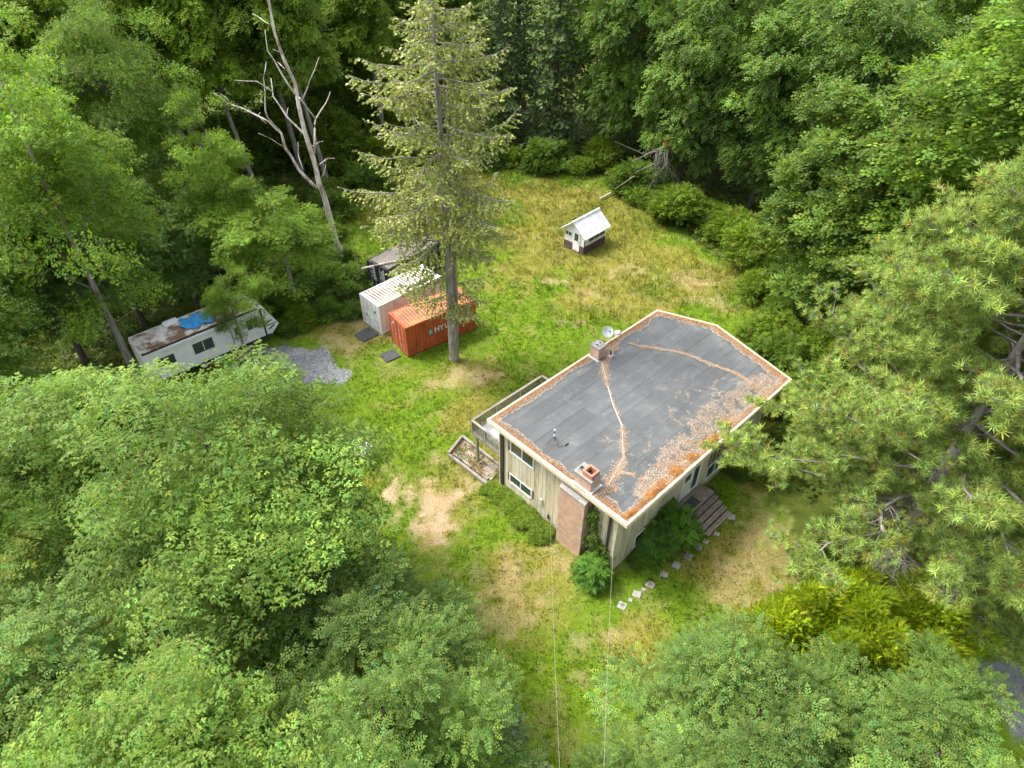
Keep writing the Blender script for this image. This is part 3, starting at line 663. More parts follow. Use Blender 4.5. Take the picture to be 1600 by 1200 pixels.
# black downspouts and the cream one beside
MB().tube([(WU0 - .09, -WV0 + .02, 4.9), (WU0 - .09, -WV0 + .02, .3), (WU0 - .3, -WV0 + .02, .08)], .045, 8).build('downspout', M['fascia'], house)
MB().box(WU0 - .1, WU0 - .03, -WV0 - .26, -WV0 - .06, .1, 4.95).build('corner_panel', M['black'], house)
MB().box(WU0 - .14, WU0 - .052, -8.72, -8.6, .2, 4.95).build('downspout', M['black'], house)
MB().box(WU0 - .12, WU0 - .045, -4.05, -3.85, 1.15, 1.6).build('meter_box', M['flash'], house)
MB().box(WU0 - .09, WU0 - .045, -4.62, -4.5, .4, .75).build('meter_box', M['black'], house)

# satellite dish on the eave
def sat():
    x, y, z = hw(10.3, -.06, 0); r = empty('satellite_dish', (x, y, RZ + .02), HA); tag(r, 'grey white satellite dish on the eave beside the small brick chimney', 'satellite dish')
    MB().tube([(0, 0, -.2), (0, .1, .35), (0, .1, .55)], .025, 8).build('mast', M['galv'], r); MB().box(-.1, .1, -.06, -.02, -.25, 0).build('bracket', M['galv'], r)
    prof = [(.0, .0), (.12, .01), (.24, .04), (.36, .09)]; m = MB().lathe(prof, 20); m.v = [(vx, vy, vz) for vx, vy, vz in m.v]; m.lathe([(.0, -.012), (.12, -.002), (.24, .028), (.36, .09)], 20)
    d = m.build('dish', M['galv'], r, smooth=True); d.location = (0, .1, .62); d.rotation_euler = (R(38), R(-28), 0)
    MB().tube([(0, -.3, .03), (0, -.05, .42)], .014, 6).build('feed_arm', M['black'], d); MB().box(-.04, .04, -.09, .01, .4, .47).build('receiver', M['black'], d)
sat()
def vent2():
    x, y, z = hw(11.35, -.12, 0); r = empty('roof_vent', (x, y, RZ), HA); tag(r, 'low pale vent hood on the eave behind the satellite dish', 'vent')
    MB().box(-.2, .2, -.1, .12, -.1, .06).build('base', M['white'], r); MB().lathe([(.2, .06), (.22, .12), (.12, .2), (0, .22)], 14).build('hood', M['white'], r, smooth=True)
vent2()
# tripod antenna on the roof
def antenna():
    x, y, z = hw(1.35, 3.8, 0); r = empty('antenna_tripod', (x, y, RZ + .0), HA); tag(r, 'dark tripod antenna mast standing near the front roof edge', 'antenna')
    for k in range(3):
        a = k * 2.1 + .4; MB().tube([(.4 * cos(a), .4 * sin(a), 0), (0, 0, .55)], .014, 6).build('leg', M['black'], r)
    MB().tube([(0, 0, .2), (0, 0, .95)], .02, 8).build('mast', M['black'], r); MB().lathe([(0, .95), (.06, .97), (.07, 1.03), (.04, 1.08), (0, 1.09)], 10).build('head', M['galv'], r)
    MB().box(-.05, .05, -.04, .04, .55, .7).build('clamp', M['galv'], r); MB().box(.3, .55, -.55, -.48, .0, .05).build('foot', M['black'], r)
antenna()
# cable across the roof
cb = [(.1, 7.62), (.7, 7.8), (1.5, 7.55), (3.2, 7.0), (5.0, 5.42), (6.0, 3.95), (7.1, 2.6), (8.3, 1.2)]
tag(MB().tube([hw(u, v, RZ + .018) for u, v in cb], .018, 5).build('roof_cable', M['white']), 'thin white cable lying across the grey roof between the two chimneys', 'cable')

# needle litter and moss on the roof
MOSS = [(.62, 9.52, .4, .18), (2.45, 9.48, .85, .26), (4.4, 9.42, .45, .3), (5.8, 9.42, .38, .27), (7.5, 9.38, .52, .28), (9.15, 9.3, .45, .3)]
def litter():
    rg = np.random.default_rng(5); pu, pv, kd = [], [], []
    def scat(n, u, v, k): pu.append(u); pv.append(v); kd.append(np.full(len(u), k))
    def edge(n, p, q, depth, k, lo=.12):
        t = rg.random(n); d = lo + (1 - (1 - rg.random(n)) ** (.55 if k != 1 else 1.6)) * depth * (.35 + fbm(t * 14, t * 0 + p[0] * 3, 1., 3, 3) * 1.5)
        du, dv = q[0] - p[0], q[1] - p[1]; L = math.hypot(du, dv); nu, nv = -dv / L, du / L
        if (7.7 - p[0]) * nu + (4.9 - p[1]) * nv < 0: nu, nv = -nu, -nv
        scat(n, p[0] + du * t + nu * d, p[1] + dv * t + nv * d, k)
    # 0 orange, 1 pale, 2 red brown
    A, D, E_, C, B = ROOF[0], ROOF[1], ROOF[2], ROOF[3], ROOF[4]
    for p, q, n, dp in ((A, D, 6500, .32), (A, B, 4200, .3), (D, E_, 2200, .33), (E_, C, 5200, .4), (B, C, 6000, .35)):
        edge(n, p, q, dp * 1.0, 0); edge(int(n * .8), p, q, dp * 1.0, 2); edge(int(n * 1.0), p, q, dp * 1.35, 1)
    # wide pale drift along the right edge
    n = 25000; u = rg.uniform(1.6, 14.6, n); w = .55 + 1.0 * np.interp(u, [1.6, 3, 5, 8, 11, 14.6], [.2, .75, 1.1, 1.1, 1.3, .8]) * (.55 + .9 * fbm(u, u * 0, 1.2, 3, 9)); v = RW - .15 - rg.random(n) ** 1.15 * w * 1.02 - np.abs(rg.normal(0, .12, n))
    k = fbm(u, v, .55, 3, 33) > .34; scat(n, u[k], v[k], 1)
    n = 5000; u = rg.uniform(2, 14, n); v = RW - .2 - rg.random(n) * 1.3; k = fbm(u, v, .4, 2, 61) > .6; scat(n, u[k], v[k], 0)
    # drifts along the cables
    for line, n, wd in (([(.25, 7.6), (.8, 7.8), (1.4, 8.0)], 900, .2), ([(.7, 7.7), (1.6, 7.5), (2.3, 7.4), (3.1, 7.05)], 2600, .24), ([(2.3, 7.5), (2.7, 8.1)], 900, .15), ([(3.1, 7.1), (5.0, 5.5)], 1700, .13), ([(5, 5.5), (7.1, 2.6)], 500, .06), ([(7.0, 2.7), (8.3, 1.3), (9.3, 1.0)], 2600, .2), ([(9.3, 1.0), (10.2, .6)], 1500, .2),
                        ([(11.1, 1.0), (11.3, 1.7), (11.8, 2.4), (12.6, 3.7), (12.9, 4.7), (13.05, 5.8), (13.4, 7.2), (13.3, 8.5)], 5200, .1)):
        P = np.array(line); s = np.concatenate([[0], np.cumsum(np.hypot(*np.diff(P, axis=0).T))]); t = rg.random(n) * s[-1]
        u = np.interp(t, s, P[:, 0]); v = np.interp(t, s, P[:, 1]); g = .62 * wd * (.2 + 1.6 * fbm(t * 1.0, t * 0, .5, 2, 8)); scat(n, u + rg.normal(0, 1, n) * g, v + rg.normal(0, 1, n) * g, 1 if rg.random() < 1 else 0)
        m_ = n // 3; scat(m_, u[:m_] + rg.normal(0, .6, m_) * g[:m_], v[:m_] + rg.normal(0, .6, m_) * g[:m_], 0)
    # loose small drifts
    for _ in range(46):
        cu, cv = rg.uniform(3, 14), RW - .8 - abs(rg.normal(0, 2.0)); n = int(rg.uniform(20, 90)); a = rg.random() * 3; l = rg.uniform(.1, .3)
        t = rg.normal(0, l, n); scat(n, cu + t * cos(a) + rg.normal(0, .06, n), cv + t * sin(a) + rg.normal(0, .06, n), 1)
    zz = [np.zeros(len(a)) for a in pu]
    for (cu, cv, ru, rv) in MOSS:
        n = int(1900 * ru * rv / .2); r_ = np.sqrt(rg.random(n)) * 1.08; a_ = rg.random(n) * 6.283; lo_ = 1 + .3 * np.sin(2 * a_ + cu) + .2 * np.sin(5 * a_ + 2 * cu) + .12 * np.sin(9 * a_ + cu); scat(n, cu + ru * r_ * lo_ * np.cos(a_), cv + rv * r_ * lo_ * np.sin(a_), 3); kd[-1] = rg.choice([3, 3, 0, 2, 1], n, p=[.35, .2, .2, .2, .05]); zz.append(.12 * np.maximum(0, 1 - r_ ** 2) + .02)
    u = np.concatenate(pu); v = np.concatenate(pv); k = np.concatenate(kd); zz = np.concatenate(zz); e = np.array([vu_end(x) for x in v])
    ok = (u > .1) & (v > .12) & (v < RW - .12) & (u < e - .13); u, v, k, zz = u[ok], v[ok], k[ok], zz[ok]; n = len(u)
    P = np.stack([HX + u * cos(HA) + v * sin(HA), HY + u * sin(HA) - v * cos(HA), RZ + .012 + zz + rg.random(n) * .03], 1)
    base = np.array([(.34, .145, .04), (.36, .285, .215), (.23, .125, .07), (.36, .15, .03)])[k]; cc = np.clip(base * np.exp(rg.normal(0, .38, (n, 1))), 0, .8)
    th = rg.random(n) * 6.28; D = np.stack([np.cos(th), np.sin(th), rg.normal(0, .2, n)], 1); U = unit(np.array([[0, 0, 1.]]) + rg.normal(0, .3, (n, 3)))
    V, F, Cc = stamp(P, D, U, [(-.5, -.13, 0), (.5, 0, 0), (-.4, .13, 0)], [[0, 1, 2]], rg.uniform(.045, .095, n), cc)
    tag(link('needle_litter', mesh_from('needle_litter', V, F, Cc), M['litter']), 'dry pine needles and leaf litter drifted over the flat roof', 'litter', kind='stuff')
litter()
def moss():
    for i, (u, v, ru, rv, lab) in enumerate(((.62, 9.52, .4, .18, 'orange moss mound at the near corner of the roof'), (2.45, 9.48, .85, .26, 'longest orange moss mound on the right roof edge'), (4.4, 9.42, .45, .3, 'orange moss mound on the roof edge right after the longest mound'),
                                       (5.8, 9.42, .38, .27, 'small round orange moss mound above the entrance door'), (7.5, 9.38, .52, .28, 'orange moss mound on the roof edge above the trellis window'), (9.15, 9.3, .45, .3, 'orange moss mound nearest the pine on the right roof edge'))):
        n = 26; rings = 7; m = MB(); vs = [(0, 0, .11)]; fs = []
        for r in range(1, rings + 1):
            for k in range(n):
                a = 2 * pi * k / n; q = .62 * r / rings * (1 + .2 * sin(3 * a + i) + .12 * sin(7 * a + 2 * i)); hgt = .11 * max(0, 1 - (r / rings) ** 2) + random.uniform(-.02, .03) * (r < rings)
                vs.append((ru * q * cos(a), rv * q * sin(a), hgt))
        for k in range(n): fs.append((0, 1 + k, 1 + (k + 1) % n))
        for r in range(rings - 1):
            for k in range(n): a = 1 + r * n + k; b = 1 + r * n + (k + 1) % n; fs.append((a, a + n, b + n, b))
        o = m.add(vs, fs).build('moss_mound', M['moss']); o.location = hw(u, v, RZ + .0); o.rotation_euler = (0, 0, HA); tag(o, lab, 'moss', 'moss mounds along the roof edge')
moss()

# deck on the lawn side
def deck():
    d = empty('timber_deck', (HX, HY, 0), HA); tag(d, 'raised weathered timber deck with rail on the lawn side of the house', 'deck')
    u0, u1, v0, v1, z = .45, 6.3, -1.85, .62, 2.62
    n = 17
    for i in range(n):
        a = v0 + (v1 - v0) * i / n; MB().box(u0, u1, -(a + (v1 - v0) / n) + .006, -a - .006, z - .035, z + random.uniform(0, .004)).build('plank', M['deck'], d)
    MB().box(u0 - .05, u0 - .004, -v1, -v0 + .05, z - .22, z + .01).build('rim_joist', M['wood_grey'], d); MB().box(u0, u1, -v0 + .004, -v0 + .05, z - .22, z + .01).build('rim_joist', M['wood_grey'], d)
    for u in (u0 + .08, (u0 + u1) / 2, u1 - .08): MB().box(u - .075, u + .075, -v0 - .35, -v0 - .2, -.1, z - .04).build('post', M['wood_grey'], d)
    ps = [(u0, v0 + 2.45), (u0, v0 + 1.15), (u0, v0)] + [(u0 + 1.95 * k, v0) for k in (1, 2, 3)] + [(u1, v0 + 1.2), (u1, v0 + 2.45)]
    ps[5] = (u1, v0)
    for u, v in ps: MB().box(u - .045, u + .045, -v - .045, -v + .045, z - .2, z + .9).build('rail_post', M['wood_grey'], d)
    for i in range(len(ps) - 1):
        a, b = ps[i], ps[i + 1]
        MB().beam((a[0], -a[1], z + .93), (b[0], -b[1], z + .93), .14, .045).build('top_rail', M['wood_grey'], d)
        MB().beam((a[0], -a[1], z + .08), (b[0], -b[1], z + .08), .05, .08).build('bottom_rail', M['wood_grey'], d)
        MB().beam((a[0], -a[1], z + .5), (b[0], -b[1], z + .5), .012, .74).build('screen', M['rail_glass'], d)
M['deck'] = simple('deck_plank', (.42, .45, .48), (.62, .65, .68), (3, 3, 3), .5, randv=.08, bump=.1)
deck()
# timber edged bed under the deck corner
def bed():
    b = empty('garden_bed', (HX, HY, 0), HA); tag(b, 'bare garden bed edged with grey timbers under the deck corner', 'garden bed')
    P = [(-.35, -3.3), (1.25, -3.85), (1.3, -.2), (-.25, .1)]
    MB().prism([(u, -v) for u, v in P][::-1], -.1, .05).build('soil', M['soil'], b)
    for a, c, h in ((P[0], P[3], .24), (P[0], P[1], .34), (P[1], P[2], .3)):
        MB().beam((a[0], -a[1], h / 2 - .03), (c[0], -c[1], h / 2 - .03), .16, h).build('timber', M['wood_grey'], b, bevel=.012)
    MB().beam((-.1, 3.15, .1), (.05, .1, .1), .16, .2).build('timber', M['wood_grey'], b, bevel=.012)
bed()
# entrance steps
def steps():
    s = empty('wooden_steps', (HX, HY, 0), HA); tag(s, 'worn wooden entrance steps with a small landing and dead leaves', 'steps')
    z = .82
    for i in range(5): MB().box(6.15, 8.5, -9.12 - (i + 1) * .19, -9.12 - i * .19 - .012, z - .04, z + random.uniform(0, .006)).build('plank', M['wood_step'], s)
    MB().box(6.2, 8.45, -10.05, -9.15, -.1, z - .045).build('landing_base', M['wood_step'], s)
    for k in range(4):
        zz = z - .19 * (k + 1); v = 10.07 + .33 * k
        for j in range(2): MB().box(6.2 - .03, 8.48 + .03, -v - .16 * (j + 1) + .004, -v - .16 * j - .004, zz - .04, zz + .003 * j).build('tread', M['wood_step'], s)
        MB().box(6.22, 8.44, -v - .02, -v - .0, zz - .19, zz + .14).build('riser', M['bark_dark'], s)
    for u in (6.2, 8.4): MB().prism([(u, -10.05), (u, -11.35), (u + .06, -11.35), (u + .06, -10.05)], -.1, .02).build('stringer', M['wood_step'], s)
    mt = MB().box(6.45, 7.3, -9.95, -9.35, z + .008, z + .022).build('door_mat', M['mat']); mt.location = (HX, HY, 0); mt.rotation_euler = (0, 0, HA); tag(mt, 'dark door mat on the landing of the wooden entrance steps', 'mat')
steps()
# stepping stones
ST = [(972, 946, .42), (985, 937, .2), (995, 928, .4), (1006, 921, .2), (1016, 913, .42), (1038, 897, .4), (1057, 883, .42), (1076, 869, .4), (1092, 855, .34), (1103, 846, .3), (1120, 834, .28), (1143, 808, .42)]
ORD = ['first', 'second', 'third', 'fourth', 'fifth', 'sixth', 'seventh', 'eighth', 'ninth', 'tenth', 'eleventh', 'twelfth']
for i, (px, py, s) in enumerate(ST):
    p = gz(px, py, 0); m = MB(); n = 8; s *= 1.1
    poly = [(s / 2 * (1.3 if k % 2 else .95) * cos(2 * pi * k / n + .39) * random.uniform(.9, 1.08), s / 2 * (1.3 if k % 2 else .95) * sin(2 * pi * k / n + .39) * random.uniform(.9, 1.08)) for k in range(n)]
    o = m.prism(poly, -.06, .012).build('stepping_stone', M['stone'], bevel=.008); o.location = (p[0], p[1], .0); o.rotation_euler = (0, 0, HA + random.uniform(-.2, .2))
    tag(o, f'{ORD[i]} pale stepping stone counted from the near lawn towards the wooden steps', 'stepping stone', 'stepping stones across the lawn')
# two service cables from the house towards the camera
for (a, b, lab) in ((hw(.25, 4.8, 1.15), aty(877, 1260, 6.5), 'left of two pale overhead cables leaving the front of the house'), (hw(-.02, 9.2, 4.2), aty(942, 1250, 6.5), 'right of two pale overhead cables near the house corner')):
    a = Vector(a); b = Vector(b); pts = []
    for k in range(15):
        t = k / 14; p = a.lerp(b, t); p.z -= .5 * sin(pi * t); pts.append(p)
    tag(MB().tube(pts, .0065, 5).build('overhead_cable', M['wood_grey']), lab, 'cable')

# ------------------------------------------------------------------ shipping containers
def cont_mat(name, c1, c2, rust, lo=.5, hi=.7):
    return simple(name, c1, c2, (1.5, 1.5, .8), .55, bump=.12, spec=.35, dirt=rust, dsc=(2.2, 2.2, .8), dlo=lo, dhi=hi)
M['c_red'] = cont_mat('container_red', (.36, .065, .022), (.52, .115, .045), (.17, .055, .03), .5, .72)
M['c_white'] = cont_mat('container_white', (.62, .63, .62), (.76, .77, .76), (.36, .27, .18), .52, .78)
M['c_black'] = cont_mat('container_black', (.018, .02, .024), (.035, .038, .044), (.09, .08, .07), .6, .8)
def roof_dirty(name, c, dirt, moss, amount):
    m, t, b, o = new_mat(name); tc = N(t, 'TexCoord')
    n = N(t, 'TexNoise', Detail=8, Roughness=.75); n.inputs['Scale'].default_value = 1; t.links.new(coords(t, (1.1, 1.6, 1)), n.inputs['Vector'])
    sp = N(t, 'SeparateXYZ'); t.links.new(tc.outputs['Object'], sp.inputs[0])
    fr = N(t, 'Math', operation='MULTIPLY'); fr.inputs[1].default_value = 2 * pi / .26; t.links.new(sp.outputs[0], fr.inputs[0]); si = N(t, 'Math', operation='SINE'); t.links.new(fr.outputs[0], si.inputs[0])
    mu = N(t, 'Math', operation='MULTIPLY'); mu.inputs[1].default_value = -.16; t.links.new(si.outputs[0], mu.inputs[0]); ad = N(t, 'Math', operation='ADD'); t.links.new(mu.outputs[0], ad.inputs[0]); t.links.new(n.outputs[0], ad.inputs[1])
    f = ramp(t, ad.outputs[0], [(amount, (0, 0, 0)), (amount + .07, (1, 1, 1))])
    n2 = N(t, 'TexNoise', Detail=5); n2.inputs['Scale'].default_value = 1; t.links.new(coords(t, (.9, .9, 1)), n2.inputs['Vector'])
    dc = mixc(t, ramp(t, n2.outputs[0], [(.5, (0, 0, 0)), (.6, (1, 1, 1))]), dirt, moss); cc = mixc(t, f, c, dc)
    n4 = N(t, 'TexNoise', Detail=6); n4.inputs['Scale'].default_value = 9; t.links.new(tc.outputs['Object'], n4.inputs['Vector']); cc = mixc(t, .6, cc, ramp(t, n4.outputs[0], [(.3, (.6, .6, .6)), (.7, (1.2, 1.2, 1.2))]), 'MULTIPLY')
    t.links.new(cc, b.inputs['Base Color']); b.inputs['Roughness'].default_value = .7; return m
M['cr_red'] = roof_dirty('container_roof_red', (.56, .15, .06), (.13, .075, .04), (.22, .19, .07), .49)
M['cr_white'] = roof_dirty('container_roof_white', (.72, .71, .68), (.17, .11, .07), (.3, .3, .07), .45)
M['cr_black'] = roof_dirty('container_roof_black', (.1, .09, .08), (.22, .18, .15), (.13, .13, .06), .4)
def corr(m, a0, a1, n, depth, place):
    """trapezoid corrugation between a0..a1; place(a, d, e) -> point, e in 0,1"""
    pr = []; p = (a1 - a0) / n
    for i in range(n): x = a0 + i * p; pr += [(x, 0), (x + .3 * p, 0), (x + .5 * p, depth), (x + .8 * p, depth)]
    pr.append((a1, 0)); k = len(pr)
    m.add([place(a, d, e) for e in (0, 1) for a, d in pr], [(i, i + 1, k + i + 1, k + i) for i in range(k - 1)]); return m
def container(x, y, a, body, roofm, label, decals=None):
    L, W, Hh = 6.058, 2.438, 2.591; r = empty('shipping_container', (x, y, .02), a); tag(r, label, 'container')
    corr(MB(), .12, L - .1, 21, .036, lambda a_, d, e: (a_, d + .02, .15 + e * (Hh - .27))).build('side_wall', body, r)
    corr(MB(), .12, L - .1, 21, .036, lambda a_, d, e: (a_, W - d - .02, .15 + e * (Hh - .27))).build('side_wall', body, r)
    corr(MB(), .12, W - .12, 8, .036, lambda a_, d, e: (L - d - .02, a_, .15 + e * (Hh - .27))).build('end_wall', body, r)
    corr(MB(), .25, L - .25, 21, -.024, lambda a_, d, e: (a_, .08 + e * (W - .16), Hh - .012 + d)).build('roof', roofm, r)
    for p0, p1 in ((.05, .25), (L - .25, L - .05)): MB().box(p0, p1, .06, W - .06, Hh - .04, Hh - .013).build('roof_header', body, r)
    for yy in (0, W - .08):
        MB().box(.1, L - .1, yy, yy + .08, Hh - .14, Hh - .004).build('top_rail', body, r); MB().box(.1, L - .1, yy, yy + .08, 0.02, .16).build('bottom_rail', body, r)
    MB().box(.0, .07, .1, W - .1, Hh - .15, Hh - .006).build('door_header', body, r); MB().box(.0, .07, .1, W - .1, .02, .15).build('door_sill', body, r)
    for xx in (-.004, L - .116):
        for yy in (-.004, W - .116):
            MB().box(xx, xx + .12, yy, yy + .12, .1, Hh - .1).build('corner_post', body, r)
            for zz in (0, Hh - .115): MB().box(xx - .006, xx + .15, yy - .006, yy + .126, zz, zz + .12).build('corner_casting', body, r)
    for k in range(2):
        y0 = .12 + k * (W / 2 - .12) + .008; y1 = y0 + W / 2 - .136
        d = MB().box(.02, .05, y0, y1, .15, Hh - .16).build('door', body, r)
        for j in range(4):
            z0 = .22 + j * .56; MB().box(.005, .021, y0 + .08, y1 - .08, z0, z0 + .46).build('door_panel', body, d)
        for q in (.28, .72):
            yy = y0 + (y1 - y0) * q; MB().tube([(-.03, yy, .1), (-.03, yy, Hh - .12)], .017, 6).build('locking_bar', M['galv'] if decals != 'black' else M['flash'], d)
            MB().box(-.05, .0, yy - .06, yy + .14, 1.1, 1.15).build('handle', body, d)
        for j in range(4): MB().box(-.01, .019, (y0 - .06) if k == 0 else (y1 - .02), (y0 + .02) if k == 0 else (y1 + .06), .3 + j * .6, .42 + j * .6).build('hinge', body, d)
        if decals == 'black':
            for j in range(7):
                zz = 2.2 - j * .14; MB().box(.001, .0045, y0 + .3, y0 + .3 + random.uniform(.25, .55), zz, zz + .05).build('lettering', M['white'], d)
            if k == 1: MB().box(.0, .0045, y0 + .2, y0 + .55, 1.02, 1.3).build('placard', M['fascia'], d)
        if decals == 'white': MB().box(.0, .0045, y0 + .35, y0 + .6, .9 if k else 1.6, 1.15 if k else 1.85).build('placard', M['mat'], d)
        if decals == 'red' and k == 1: MB().add([(.001, y0 + .75, 2.0), (.001, y0 + .5, 2.0), (.001, y0 + .625, 2.25)], [(0, 1, 2)]).build('placard', M['white'], d)
    return r
def text_mesh(s, size, mat_, parent, name, loc, rot):
    c = bpy.data.curves.new(name, 'FONT'); c.body = s; c.size = size; c.extrude = .004; c.offset = .012; c.align_x = 'LEFT'
    o = bpy.data.objects.new(name, c); col.objects.link(o); dg = bpy.context.evaluated_depsgraph_get(); me = bpy.data.meshes.new_from_object(o.evaluated_get(dg)); bpy.data.objects.remove(o)
    p = link(name, me, mat_, parent); p.location = loc; p.rotation_euler = rot; return p
red = container(-7.594, 38.741, .65, M['c_red'], M['cr_red'], 'rusty red shipping container with white lettering beside the tall conifer', 'red')
wht = container(-9.9, 41.44, .7787, M['c_white'], M['cr_white'], 'white shipping container with moss in its roof grooves', 'white')
blk = container(-9.98, 46.49, .89, M['c_black'], M['cr_black'], 'black shipping container with litter covered roof behind the white one', 'black')
M['letter'] = simple('lettering_white', (.66, .66, .64), (.8, .8, .78), (6, 6, 6), .6, bump=0)
M['teal'] = simple('lettering_teal', (.02, .3, .28), (.04, .42, .38), (6, 6, 6), .6, bump=0)
for i, chh in enumerate('HYUNDAI'):
    xx = 2.35 + i * .44
    if chh == 'A':
        MB().add([(xx, .0, 1.2), (xx + .11, 0, 1.2), (xx + .2, 0, 1.48), (xx + .29, 0, 1.2), (xx + .4, 0, 1.2), (xx + .25, 0, 1.68), (xx + .15, 0, 1.68)], [(0, 1, 2, 6), (2, 3, 4, 5), (2, 5, 6)]).build('letter', M['letter'], red)
    else: text_mesh(chh, .62, M['letter'], red, 'letter', (xx, .004, 1.2), (pi / 2, 0, 0))
MB().box(1.86, 2.18, -.003, .006, 1.2, 1.6).build('logo', M['teal'], red); MB().box(1.98, 2.06, -.006, -.004, 1.3, 1.5).build('logo_bar', M['white'], red)
text_mesh('HDMU', .16, M['letter'], red, 'lettering', (5.15, .004, 2.2), (pi / 2, 0, 0)); text_mesh('22G1', .14, M['letter'], red, 'lettering', (5.2, .004, 2.02), (pi / 2, 0, 0))
# log on the black container
lp = [Vector(aty(562, 402, 46.6)), Vector(aty(600, 402, 47.4)), Vector(aty(645, 402, 48.3))]
for p in lp: p.z = 2.7
tag(MB().tube(lp, [.075, .07, .055], 7).build('fallen_branch', M['bark_dead']), 'pale bare branch lying across the black container roof', 'branch')
tag(MB().tube([Vector((-7.2, 49.3, 2.7)), Vector((-6.6, 50.2, 2.85)), Vector((-7.1, 51.2, 2.68))], [.05, .045, .03], 6).build('fallen_branch', M['bark_dead']), 'short crooked branch on the far end of the black container', 'branch')
# rubber mats
def flat_mat(px, py, w, d, rz, label):
    p = gz(px, py, .02); m = MB(); poly = [(-w / 2, -d / 2), (w * .48, -d / 2 - .04), (w / 2, d / 2), (-w * .5 + .05, d * .49)]
    o = m.prism(poly, 0.0, .035).build('rubber_mat', M['mat']); o.location = (p[0], p[1], .035); o.rotation_euler = (0, 0, rz); tag(o, label, 'mat')
flat_mat(572, 523, 1.45, 1.25, .78, 'black rubber mat on the ground in front of the white container')
flat_mat(609, 556, 1.25, 1.05, .7, 'dark rubber mat on the grass in front of the red container')
flat_mat(389, 558, 2.0, 1.35, .74, 'dark mat on the gravel below the trailer steps')

